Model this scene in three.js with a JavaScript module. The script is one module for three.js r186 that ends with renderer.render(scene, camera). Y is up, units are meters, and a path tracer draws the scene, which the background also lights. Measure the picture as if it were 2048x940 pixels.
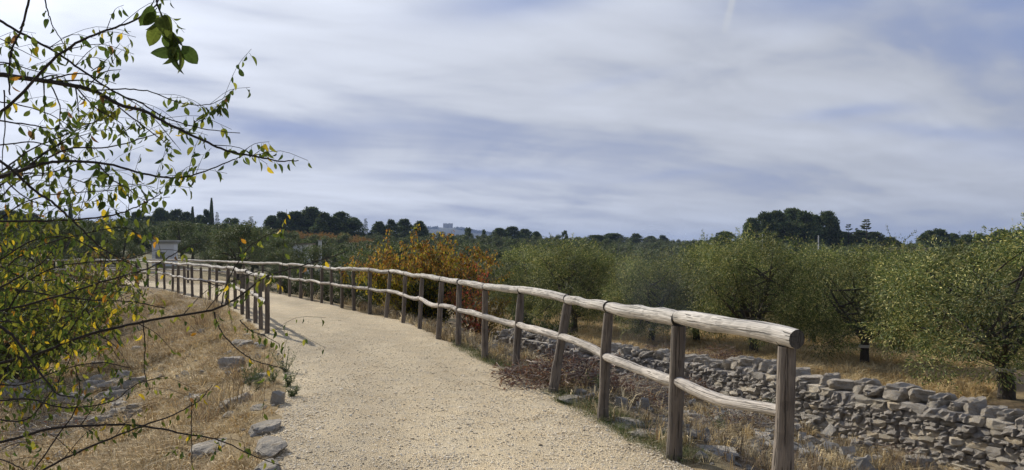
import * as THREE from 'three';
import { mergeGeometries, toCreasedNormals } from 'three/addons/utils/BufferGeometryUtils.js';

// ---------------------------------------------------------------- camera, sky, sun, exposure
const EYE = 1.6, F = 1518, CX = 1024, HY = 497;           // eye height (m); focal length and horizon in pixels of a 2048 x 940 picture
const scene = new THREE.Scene();
const camera = new THREE.PerspectiveCamera(2 * Math.atan(470 / F) * 180 / Math.PI, 2048 / 940, 0.05, 20000);
camera.position.set(0, EYE, 0);
camera.lookAt(0, EYE, -10);
camera.setViewOffset(2048, 940, 0, -27, 2048, 940);
scene.add(camera);

const renderer = new THREE.WebGLRenderer({ antialias: true });
renderer.setSize(1024, 470);
renderer.toneMapping = THREE.LinearToneMapping;
renderer.toneMappingExposure = 1.0;
renderer.shadowMap.enabled = true;

const SUN = new THREE.Vector3(-0.549, 0.454, -0.704).normalize();
const sun = new THREE.DirectionalLight(new THREE.Color(1.0, 0.92, 0.78), 5.0);
sun.name = 'sun';
sun.position.copy(SUN).multiplyScalar(120);
sun.castShadow = true;
sun.shadow.mapSize.set(4096, 4096);
Object.assign(sun.shadow.camera, { left: -60, right: 60, top: 60, bottom: -60, near: 1, far: 320 });
sun.shadow.radius = 1.5;
scene.add(sun);
scene.add(sun.target);
scene.fog = new THREE.FogExp2(new THREE.Color().setRGB(0.32, 0.43, 0.70), 0.00013);

// ---------------------------------------------------------------- numbers: seeded random, noise, small maths
function RNG(seed) { let a = seed >>> 0; return () => { a = (a + 0x6D2B79F5) | 0; let t = Math.imul(a ^ (a >>> 15), 1 | a); t = (t + Math.imul(t ^ (t >>> 7), 61 | t)) ^ t; return ((t ^ (t >>> 14)) >>> 0) / 4294967296; }; }
const h2 = (i, j) => { let n = Math.imul(i, 374761393) + Math.imul(j, 668265263); n = Math.imul(n ^ (n >>> 13), 1274126177); return ((n ^ (n >>> 16)) >>> 0) / 4294967296; };
function vn(x, y) { const i = Math.floor(x), j = Math.floor(y); let u = x - i, v = y - j; u = u * u * (3 - 2 * u); v = v * v * (3 - 2 * v); const a = h2(i, j), b = h2(i + 1, j), c = h2(i, j + 1), d = h2(i + 1, j + 1); return a + (b - a) * u + (c - a) * v + (a - b - c + d) * u * v; }
function fbm(x, y, o = 4) { let s = 0, a = 0.5, t = 0; for (let k = 0; k < o; k++) { s += a * vn(x, y); t += a; a *= 0.5; const nx = x * 1.62 + y * 1.2 + 17.3; y = -x * 1.2 + y * 1.62 + 5.1; x = nx; } return s / t; }
function n3(x, y, z) { return (vn(x + 3.1, y + z * 1.7) + vn(y + 11.2, z + x * 1.3) + vn(z + 7.7, x + y * 1.5)) / 3; }
const clamp = (x, a = 0, b = 1) => Math.min(b, Math.max(a, x));
const ss = (a, b, x) => { const t = clamp((x - a) / (b - a)); return t * t * (3 - 2 * t); };
const lerp = (a, b, t) => a + (b - a) * t;
const pick = (r, arr) => arr[Math.floor(r() * arr.length) % arr.length];
function knots(k, x) { if (x <= k[0][0]) return k[0][1]; for (let i = 1; i < k.length; i++) if (x <= k[i][0]) return lerp(k[i - 1][1], k[i][1], (x - k[i - 1][0]) / (k[i][0] - k[i - 1][0])); return k[k.length - 1][1]; }
const V = (x, y, z) => new THREE.Vector3(x, y, z);
const at = (px, py, D) => V((px - CX) / F * D, EYE - (py - HY) / F * D, -D);

// ---------------------------------------------------------------- sky: thin high cloud over blue, brighter round the sun
(function sky() {
  const W = 4096, H = 2048, data = new Float32Array(W * H * 4);
  // thinner places of the cloud layer: [azimuth deg, elevation deg, half width, half height, strength, tilt]
  const gaps = [[-16.9, 8.6, 4.6, .55, .75, -.02], [-2.5, 5.6, 8.5, .6, .62, .03], [24.2, 8.8, 3.6, .5, .7, .06], [29.5, 7.4, 5, .5, .6, -.08], [1, 18, 7, 1.3, .9, .1], [26, 17, 10, 1.8, .85, .05], [35, 14, 5, 3, .5, -.2], [-9, 9.2, 4, .5, .35, -.05], [12, 5.2, 6, .5, .4, 0], [-24, 9.5, 4, .5, .4, 0.1], [36, 6, 6, 1.2, .45, 0], [8, 11.5, 4, .4, .25, .12]];
  const cs = Math.cos(.42), sn = Math.sin(.42);
  for (let j = 0; j < H; j++) {
    const el = ((j + .5) / H - .5) * Math.PI, y = Math.sin(el), c = Math.cos(el), low = j < H * .49;
    for (let i = 0; i < W; i++) {
      const q = (j * W + i) * 4, th = ((i + .5) / W - .5) * 2 * Math.PI, x = c * Math.cos(th), z = c * Math.sin(th);
      const up = Math.max(y, 0), ang = Math.acos(clamp(x * SUN.x + y * SUN.y + z * SUN.z, -1, 1)) * 57.3;
      let cov = .8, tex = .5;
      if (!low) {
        const px = x / (up + .17), pz = z / (up + .17), ax = px * cs - pz * sn, az = px * sn + pz * cs;
        const w1 = fbm(ax * .7 + 3, az * .9, 3), w2 = fbm(ax * .6 - 9, az * 1.2 + 4, 3);
        const big = fbm(ax * .75 + w1 * 1.6, az * 1.35 + w2 * 1.6, 4), streak = fbm(ax * 1.3 + w2 * 3.0, az * 3.4 + w1 * 4.2, 5);
        const fibre = fbm(ax * 3.2 + w1 * 6 + streak * 3, az * 10 + w2 * 10, 5), puff = fbm(ax * 3.4 + w1 * 4, az * 4.2 - w2 * 5, 6), fine = fibre;
        tex = .38 * big + .22 * streak + .14 * fibre + .26 * puff;
        cov = .42 + .58 * ss(.34, .60, tex + .07);
        cov *= 1 - .6 * ss(.42, .85, up);
        const azd = Math.atan2(x, -z) * 57.3, eld = el * 57.3;
        if (z < 0.3) { let g = 0; for (const [ga, ge, gw, gh, gs, gt] of gaps) { const dx = azd - ga; if (Math.abs(dx) > gw * 2.6) continue; const dy = eld - ge - gt * dx + (w1 - .5) * 2.2 + (streak - .5) * 1.6; g += gs * Math.exp(-(dx * dx) / (gw * gw) - (dy * dy) / (gh * gh)); } cov *= 1 - clamp(g * (.45 + 1.1 * (1 - tex)) * .86, 0, .9); }
        cov = Math.max(cov, .9 * (1 - ss(.0, .075, up)));
        // a short fading vapour trail, high on the right
        { const e0 = 15.2, e1 = 18.6, s = (eld - e0) / (e1 - e0); if (s > 0) { const dx = azd - (15.6 + (eld - e0) * .28 + (fine - .5) * .35); cov = clamp(cov + .9 * Math.exp(-dx * dx / .03) * clamp(s * 2) * (.5 + fine)); } }
      }
      const L = (.455 + .74 * Math.exp(-ang / 27) + .8 * Math.exp(-ang / 6)) * (1.0 + 1.1 * (tex - .5)) * lerp(1.13 - .16 * ss(40, 65, ang), 1, ss(.02, .17, up));
      const hz = Math.exp(-up * 9);
      const br = lerp(.20, .38, hz) + .22 * Math.exp(-ang / 26), bg = lerp(.29, .43, hz) + .2 * Math.exp(-ang / 26), bb = lerp(.56, .6, hz) + .17 * Math.exp(-ang / 26);
      const behind = z > 0 ? lerp(1, .62, ss(0, .8, z)) : 1, cw = [.94, 1.0, 1.14];
      let R = lerp(br, L * cw[0], cov), G = lerp(bg, L * cw[1], cov), B = lerp(bb, L * cw[2], cov);
      if (low) { R = .24; G = .22; B = .18; }
      data[q] = R * behind; data[q + 1] = G * behind; data[q + 2] = B * behind; data[q + 3] = 1;
    }
  }
  const t = new THREE.DataTexture(data, W, H, THREE.RGBAFormat, THREE.FloatType);
  t.mapping = THREE.EquirectangularReflectionMapping; t.magFilter = THREE.LinearFilter; t.minFilter = THREE.LinearFilter; t.colorSpace = THREE.LinearSRGBColorSpace; t.wrapS = THREE.RepeatWrapping; t.needsUpdate = true;
  scene.background = t; scene.environment = t;
})();

// ---------------------------------------------------------------- helpers: naming, meshes, geometry collector
const used = {};
function numbered(n) { const k = used[n] = (used[n] ?? -1) + 1; return k ? n + '_' + String(k).padStart(3, '0') : n; }
function shade(o) { o.traverse(c => { if (c.isMesh) { c.castShadow = true; c.receiveShadow = true; } }); return o; }
function tag(o, label, category, group, kind) { if (label) o.userData.label = label; if (category) o.userData.category = category; if (group) o.userData.group = group; if (kind) o.userData.kind = kind; return o; }
function thing(name, label, category, p = V(0, 0, 0), group) { const g = new THREE.Group(); g.name = numbered(name); g.position.copy(p); scene.add(g); return tag(g, label, category, group); }
function part(name, geo, mat, parent, kind) { const m = new THREE.Mesh(geo, mat); m.name = name; if (kind) m.userData.kind = kind; m.castShadow = m.receiveShadow = true; parent.add(m); return m; }
function solo(name, geo, mat, label, category, p, group, kind) { const m = new THREE.Mesh(geo, mat); m.name = numbered(name); if (p) m.position.copy(p); m.castShadow = m.receiveShadow = true; scene.add(m); return tag(m, label, category, group, kind); }
function copyOf(src, label, group) { const c = src.clone(); c.name = numbered(src.name.replace(/_\d{3}$/, '')); scene.add(c); c.userData = { ...src.userData }; tag(c, label, null, group); return c; }

class GB {
  constructor() { this.p = []; this.c = []; this.u = []; this.i = []; }
  get n() { return this.p.length / 3; }
  v(x, y, z, c, u = 0, w = 0) { this.p.push(x, y, z); this.c.push(c[0], c[1], c[2]); this.u.push(u, w); return this.n - 1; }
  tri(a, b, c) { this.i.push(a, b, c); }
  tube(pts, rad, sides = 6, col = [1, 1, 1], opt = {}) {       // smooth tapering tube through pts
    const n = pts.length, t = V(), a = V(), b = V(), up = V(); let len = 0; const start = this.n;
    for (let k = 0; k < n; k++) {
      t.subVectors(pts[Math.min(k + 1, n - 1)], pts[Math.max(k - 1, 0)]).normalize();
      if (k === 0) { up.set(0, 1, 0); if (Math.abs(t.y) > .9) up.set(1, 0, 0); a.crossVectors(up, t).normalize(); } else a.addScaledVector(t, -a.dot(t)).normalize();
      b.crossVectors(t, a); if (k) len += pts[k].distanceTo(pts[k - 1]);
      for (let s = 0; s <= sides; s++) {
        const q = s / sides * 2 * Math.PI; let r = rad[k]; if (opt.wob) r *= opt.wob(k, s % sides);
        const x = Math.cos(q) * r, y = Math.sin(q) * r, c = opt.col ? opt.col(k, s % sides) : col;
        this.v(pts[k].x + a.x * x + b.x * y, pts[k].y + a.y * x + b.y * y, pts[k].z + a.z * x + b.z * y, c, s / sides * (opt.ur ?? 1) + (opt.uo ?? 0), len * (opt.vr ?? 1) + (opt.vo ?? 0));
      }
    }
    for (let k = 0; k < n - 1; k++) for (let s = 0; s < sides; s++) { const A = start + k * (sides + 1) + s, B = A + sides + 1; this.i.push(A, A + 1, B, A + 1, B + 1, B); }
    if (opt.cap) for (const e of [0, n - 1]) {
      const cc = opt.capCol ?? col, ctr = this.v(pts[e].x, pts[e].y, pts[e].z, cc, .5, .5), ring = [];
      for (let s = 0; s < sides; s++) { const o = (start + e * (sides + 1) + s) * 3; ring.push(this.v(this.p[o], this.p[o + 1], this.p[o + 2], cc, .5 + .3 * Math.cos(s / sides * 6.28), .5 + .3 * Math.sin(s / sides * 6.28))); }
      for (let s = 0; s < sides; s++) { const s2 = (s + 1) % sides; e ? this.i.push(ctr, ring[s], ring[s2]) : this.i.push(ctr, ring[s2], ring[s]); }
    }
  }
  leaf(p, d, n, L, W, c) {                                     // pointed blade of two triangles, bent a little along its midrib
    const sx = d.y * n.z - d.z * n.y, sy = d.z * n.x - d.x * n.z, sz = d.x * n.y - d.y * n.x, h = L * .45, k = -W * .22;
    const a = this.v(p.x, p.y, p.z, c, .5, 0), b = this.v(p.x + d.x * L, p.y + d.y * L, p.z + d.z * L, c, .5, 1);
    const l = this.v(p.x + d.x * h - sx * W / 2 + n.x * k, p.y + d.y * h - sy * W / 2 + n.y * k, p.z + d.z * h - sz * W / 2 + n.z * k, c, 0, .45);
    const r = this.v(p.x + d.x * h + sx * W / 2 + n.x * k, p.y + d.y * h + sy * W / 2 + n.y * k, p.z + d.z * h + sz * W / 2 + n.z * k, c, 1, .45);
    this.i.push(a, r, b, a, b, l);
  }
  add(geo, m, c) {                                              // another geometry, moved by m and coloured c
    const P = geo.attributes.position, U = geo.attributes.uv, v = V(), s = this.n;
    for (let k = 0; k < P.count; k++) { v.fromBufferAttribute(P, k).applyMatrix4(m); this.v(v.x, v.y, v.z, c, U ? U.getX(k) : 0, U ? U.getY(k) : 0); }
    if (geo.index) for (let k = 0; k < geo.index.count; k++) this.i.push(s + geo.index.getX(k)); else for (let k = 0; k < P.count; k++) this.i.push(s + k);
  }
  geo(origin, flat) {
    const g = new THREE.BufferGeometry();
    g.setAttribute('position', new THREE.Float32BufferAttribute(this.p, 3)); g.setAttribute('color', new THREE.Float32BufferAttribute(this.c, 3)); g.setAttribute('uv', new THREE.Float32BufferAttribute(this.u, 2)); g.setIndex(this.i);
    if (origin) g.translate(-origin.x, -origin.y, -origin.z);
    let o = g; if (flat) o = g.toNonIndexed(); o.computeVertexNormals(); return o;
  }
}
const rdir = (r, up = 0) => { const z = r() * 2 - 1, a = r() * 6.283, q = Math.sqrt(1 - z * z); return V(q * Math.cos(a), z + up, q * Math.sin(a)).normalize(); };
function curve(pts, n) { const c = new THREE.CatmullRomCurve3(pts, false, 'centripetal'); return c.getPoints(n); }
const M4 = (p, e, s) => new THREE.Matrix4().compose(p, new THREE.Quaternion().setFromEuler(e), s);

// ---------------------------------------------------------------- textures
function tex(w, h, fn, rep = [1, 1], srgb = false) {
  const d = new Uint8Array(w * h * 4);
  for (let j = 0; j < h; j++) for (let i = 0; i < w; i++) { const c = fn(i, j), q = (j * w + i) * 4; for (let k = 0; k < 3; k++) d[q + k] = clamp(Array.isArray(c) ? c[k] : c) * 255; d[q + 3] = 255; }
  const t = new THREE.DataTexture(d, w, h, THREE.RGBAFormat); t.wrapS = t.wrapT = THREE.RepeatWrapping; t.repeat.set(...rep); t.magFilter = THREE.LinearFilter; t.minFilter = THREE.LinearMipmapLinearFilter; t.generateMipmaps = true; if (srgb) t.colorSpace = THREE.SRGBColorSpace; t.needsUpdate = true; return t;
}
function tn(x, y, px, py) { // value noise that repeats after px, py cells
  const i = Math.floor(x), j = Math.floor(y); let u = x - i, v = y - j; u = u * u * (3 - 2 * u); v = v * v * (3 - 2 * v); const m = (a, b) => ((a % b) + b) % b; const a = h2(m(i, px), m(j, py)), b = h2(m(i + 1, px), m(j, py)), c = h2(m(i, px), m(j + 1, py)), d = h2(m(i + 1, px), m(j + 1, py)); return a + (b - a) * u + (c - a) * v + (a - b - c + d) * u * v;
}
// gravel: cells of crushed limestone, each with its own tone
function cellTexture(N, cells, seed) {
  const r = RNG(seed), pts = []; for (let k = 0; k < cells * cells; k++) pts.push([r(), r(), r(), .6 + .8 * r()]);
  const col = new Float32Array(N * N), hgt = new Float32Array(N * N);
  for (let j = 0; j < N; j++) for (let i = 0; i < N; i++) {
    const x = i / N * cells, y = j / N * cells, ci = Math.floor(x), cj = Math.floor(y); let d1 = 9, d2 = 9, id = 0;
    for (let b = -1; b <= 1; b++) for (let a = -1; a <= 1; a++) { const ii = (ci + a + cells) % cells, jj = (cj + b + cells) % cells, p = pts[jj * cells + ii], dx = ci + a + p[0] - x, dy = cj + b + p[1] - y, d = Math.sqrt(dx * dx + dy * dy) / p[3]; if (d < d1) { d2 = d1; d1 = d; id = jj * cells + ii; } else if (d < d2) d2 = d; }
    const e = clamp((d2 - d1) * 3); col[j * N + i] = (.68 + .32 * pts[id][2]) * (.62 + .38 * e); hgt[j * N + i] = Math.sqrt(e) * (.5 + .5 * pts[id][2]);
  }
  return [col, hgt];
}
const [gc, gh] = cellTexture(1024, 56, 5);
const T_gravel = tex(1024, 1024, (i, j) => { const c = gc[j * 1024 + i], w = tn(i / 128, j / 128, 8, 8) * .12; return [c * (.98 - w * .2), c * (.95 - w * .5), c * (.88 - w)]; }, [1 / .8, 1 / .8]);
const T_gravelB = tex(1024, 1024, (i, j) => gh[j * 1024 + i], [1 / .8, 1 / .8]);
// straw litter: short fibres in all directions
const strawF = (() => { const N = 1024, f = new Float32Array(N * N).fill(.42), r = RNG(77); for (let k = 0; k < 26000; k++) { let x = r() * N, y = r() * N; const a = r() * 6.283, L = 12 + r() * 40, v = .25 + r() * .75; for (let s = 0; s < L; s++) { const i = ((Math.floor(x) % N) + N) % N, j = ((Math.floor(y) % N) + N) % N; f[j * N + i] = v; if (v > .7) f[j * N + (i + 1) % N] = v * .9; x += Math.cos(a + s * .006); y += Math.sin(a + s * .006); } } return f; })();
const T_straw = tex(1024, 1024, (i, j) => { const v = .45 + .55 * strawF[j * 1024 + i], w = tn(i / 64, j / 64, 16, 16); return [v, v * (.97 - .05 * w), v * (.9 - .14 * w)]; }, [1 / 1.7, 1 / 1.7]);
const T_strawB = tex(1024, 1024, (i, j) => strawF[j * 1024 + i], [1 / 1.7, 1 / 1.7]);
// weathered wood: grain along v, drying cracks
const woodC = (() => { const W = 256, H = 1024, c = new Float32Array(W * H), r = RNG(12); for (let k = 0; k < 46; k++) { let x = r() * W; const y0 = r() * H, L = 80 + 620 * r() * r(), w = .6 + 1.9 * r() ** 2.4; for (let s = 0; s < L; s++) { x += (r() - .5) * .4 + .04 * Math.sin(s * .013 + k); const ww = w * Math.sin(Math.PI * s / L) ** .6; for (let d = -4; d <= 4; d++) { const q = ss(ww + .8, ww - .4, Math.abs(d)), i = ((Math.floor(x + d) % W) + W) % W, j = Math.floor(y0 + s) % H; c[j * W + i] = Math.max(c[j * W + i], q); } } } return c; })();
const woodF = (i, j) => { const g = tn(i / 4, j / 120, 64, 9), g2 = tn(i / 1.6, j / 50, 160, 21), w = tn(i / 42, j / 146, 6, 7), st = ss(.62, .78, tn(i / 20, j / 60, 13, 17)); return { v: .42 + .3 * g + .26 * g2 + .2 * w - .16 * st, crack: woodC[j * 256 + i] }; };
const T_wood = tex(256, 1024, (i, j) => { const { v, crack } = woodF(i, j), k = v * (1 - .62 * crack); return [k, k * .985, k * .96]; });
const T_woodB = tex(256, 1024, (i, j) => { const { v, crack } = woodF(i, j); return clamp(v * .7 - crack * .7 + .2); });
// limestone: pits, lichen greys, warm stains
const T_stone = tex(512, 512, (i, j) => { const a = tn(i / 64, j / 64, 8, 8), b = tn(i / 19, j / 19, 27, 27), c = tn(i / 5, j / 5, 102, 102), d = tn(i / 2, j / 2, 256, 256); const v = .5 + .2 * a + .22 * b + .16 * c + .1 * d - .35 * ss(.68, .8, b * .6 + c * .4) - .2 * ss(.6, .72, a * .5 + b * .5), w = ss(.6, .8, tn(i / 40 + 9, j / 40, 13, 13)) * .12; return [v, v * (1 - w * .6), v * (1 - w * 1.5)]; });
const T_stoneB = tex(512, 512, (i, j) => .45 * tn(i / 19, j / 19, 27, 27) + .35 * tn(i / 5, j / 5, 102, 102) + .2 * tn(i / 2, j / 2, 256, 256));
const T_leaf = tex(64, 128, (i, j) => { const x = Math.abs(i / 63 - .5) * 2, y = j / 127, rib = ss(.09, .02, x), vein = ss(.12, .03, Math.abs(((y * 7 - x * 1.6) % 1 + 1) % 1 - .5)) * .25, m = .72 + .28 * tn(i / 9, j / 9, 7, 14), sp = ss(.78, .86, tn(i / 5 + 3, j / 5, 13, 26)) * .55; const v = (m + .25 * rib + vein * .4) * (1 - sp); return [v, v, v * .95]; });
const T_bark = tex(256, 256, (i, j) => { const g = tn(i / 7 + 2 * tn(i / 32, j / 32, 8, 8), j / 26, 36, 10), d = tn(i / 3, j / 9, 85, 28); return .35 + .45 * g + .2 * d; }, [2, 2]);

const SM = (o) => new THREE.MeshStandardMaterial(o);
const lin = (r, g, b) => new THREE.Color().setRGB(r, g, b);
const LEAFM = (o) => new THREE.MeshPhysicalMaterial({ side: THREE.DoubleSide, specularIntensity: .35, roughness: .85, transmission: .38, thickness: 0, ior: 1.4, vertexColors: true, ...o });
const M = {
  ground: SM({ map: T_straw, bumpMap: T_strawB, bumpScale: .02, vertexColors: true, roughness: 1 }),
  gravel: SM({ map: T_gravel, bumpMap: T_gravelB, bumpScale: .012, vertexColors: true, roughness: .95 }),
  pebble: SM({ color: lin(1, 1, 1), roughness: .9 }),
  rail: SM({ map: T_wood, bumpMap: T_woodB, bumpScale: .014, vertexColors: true, roughness: .85 }),
  post: SM({ map: T_wood, bumpMap: T_woodB, bumpScale: .014, vertexColors: true, roughness: .9 }),
  wire: SM({ color: lin(.05, .045, .04), roughness: .6, metalness: .6 }),
  stone: SM({ map: T_stone, bumpMap: T_stoneB, bumpScale: .03, vertexColors: true, roughness: .95 }),
  rubble: SM({ map: T_stone, bumpMap: T_stoneB, bumpScale: .03, roughness: .95 }),
  bark: SM({ map: T_bark, bumpMap: T_bark, bumpScale: .03, vertexColors: true, roughness: .95 }),
  twig: SM({ vertexColors: true, roughness: .7 }),
  olive: LEAFM({ roughness: .72, transmission: .22, specularIntensity: .7 }), leaf: LEAFM({ transmission: .42 }), pine: LEAFM({ transmission: .25, roughness: .85 }),
  pear: LEAFM({ map: T_leaf, roughness: .85, transmission: .5 }),
  grass: LEAFM({ transmission: .35, roughness: .8 }),
  plaster: SM({ color: lin(.76, .77, .8), roughness: .85 }), plasterDim: SM({ color: lin(.24, .24, .25), roughness: .9 }), concrete: SM({ color: lin(.4, .4, .4), roughness: .9 }), dark: SM({ color: lin(.05, .045, .04), roughness: .8 }), white: SM({ color: lin(.75, .74, .7), roughness: .8 }), oxide: SM({ color: lin(.25, .2, .16), roughness: .9 }),
};

// ---------------------------------------------------------------- the lie of the land: x to the right, D ahead of the camera
const RF = [[5.6, -8], [4.1, -3], [3.1, 0], [2.55, 2], [2.12, 3.2], [1.63, 4.6], [1.237, 5.8], [.85, 7.06], [.448, 8.39], [.042, 9.8], [-.39, 10.94], [-.88, 12.4], [-1.3, 13.4], [-1.84, 15.1], [-2.33, 16.25], [-2.94, 17.7], [-3.5, 18.7], [-4.06, 19.5], [-4.57, 20.4], [-5.1, 21.45], [-5.54, 22.08], [-6.16, 23.35], [-6.77, 24.3], [-7.38, 25.2], [-8.13, 26.6], [-9.3, 28.3], [-10.6, 30], [-11.9, 31.8], [-13.3, 33.4], [-14.9, 34.9], [-16.6, 36.2], [-18.4, 37.3], [-21, 38.5], [-30, 41], [-60, 45], [-120, 47]];
const LF = [[1.6, -8], [.2, -3], [-.6, 0], [-1.2, 3], [-1.72, 5.5], [-2.1, 7], [-2.55, 8.7], [-3.0, 10.3], [-3.75, 12.2], [-4.58, 14.2], [-5.03, 15.2], [-5.48, 16.2], [-5.99, 17.2], [-6.57, 18.5], [-7.3, 20], [-8.1, 21.6], [-8.87, 22.8], [-9.4, 23.6], [-9.96, 24.3], [-10.57, 25.1], [-11.3, 26.2], [-12, 27.3], [-12.7, 28.4], [-13.6, 29.7], [-14.5, 31], [-15.4, 32.1], [-16.4, 33.1], [-17.6, 34.1], [-19.2, 35], [-22, 36], [-30, 38], [-60, 41.5], [-120, 43.5]];
const WALLP = [[8.6, 4.6], [7.35, 7.6], [6.5, 9.7], [5.05, 13.3], [3.9, 16.3], [2.6, 18.2], [1.5, 19.6], [.1, 21.4], [-1.4, 23]];
function side(poly, x, D) { // signed distance: > 0 to the right of the line as it runs away from the camera
  let best = 1e9, sg = 1;
  for (let k = 1; k < poly.length; k++) { const [ax, ad] = poly[k - 1], [bx, bd] = poly[k], ex = bx - ax, ed = bd - ad, t = clamp(((x - ax) * ex + (D - ad) * ed) / (ex * ex + ed * ed)), dx = x - ax - ex * t, dd = D - ad - ed * t, q = dx * dx + dd * dd; if (q < best) { best = q; sg = (dx * ed - dd * ex) >= 0 ? 1 : -1; } }
  return Math.sqrt(best) * sg;
}
const skyline = [[-400, 458], [0, 461], [300, 460], [600, 467], [900, 474], [1150, 480], [1340, 487], [1600, 491], [1800, 497], [2048, 497], [2500, 497]];
function fieldY(x, D) {
  const R = Math.hypot(x, D), az = clamp(Math.atan2(x, D), -.75, .75), u = CX + F * Math.tan(az), E = EYE + (HY - knots(skyline, u)) / F * 300 - 3.3;
  const right = knots([[0, -1.35], [12, -1.42], [24, -2], [40, -2.6], [70, -3.8], [110, -4.2], [160, -2.8], [300, E]], R), left = knots([[0, -.95], [40, -1.1], [80, -.4], [120, .8], [200, lerp(1, E, .5)], [300, E]], R);
  let y = lerp(left, right, ss(-.42, -.1, az));
  if (R > 300) y = knots([[300, E], [500, E - 2], [1500, Math.min(E - 6, 0)], [8000, -30]], R);
  return y;
}
function zones(x, D) { const tR = side(RF, x, D), tL = -side(LF, x, D); return [tR, tL]; }
function landY(x, D, z) {
  const [tR, tL] = z ?? zones(x, D); let y = 0;
  if (tR > 0 && !(tL > 0 && tL < tR)) { y = -1.3 * ss(.1, 3.6, tR); const w = ss(4, 9, tR); if (w) y = lerp(y, fieldY(x, D), w); }
  else if (tL > 0) { y = -.95 * ss(.1, 3.8, tL) - .09 * ss(.25, .6, tL + (fbm(x * 3, D * 3, 2) - .5) * .5) * ss(14, 9, D); const w = ss(4, 10, tL); if (w) y = lerp(y, fieldY(x, D), w); }
  const off = Math.max(tR, tL);
  if (off > 0) { const k = ss(0, .8, off); y += k * ((fbm(x * .9, D * .9, 3) - .5) * .16 + (vn(x * 4, D * 4) - .5) * .035); }
  return y;
}
const ground = (x, D) => V(x, landY(x, D), -D);

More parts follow.
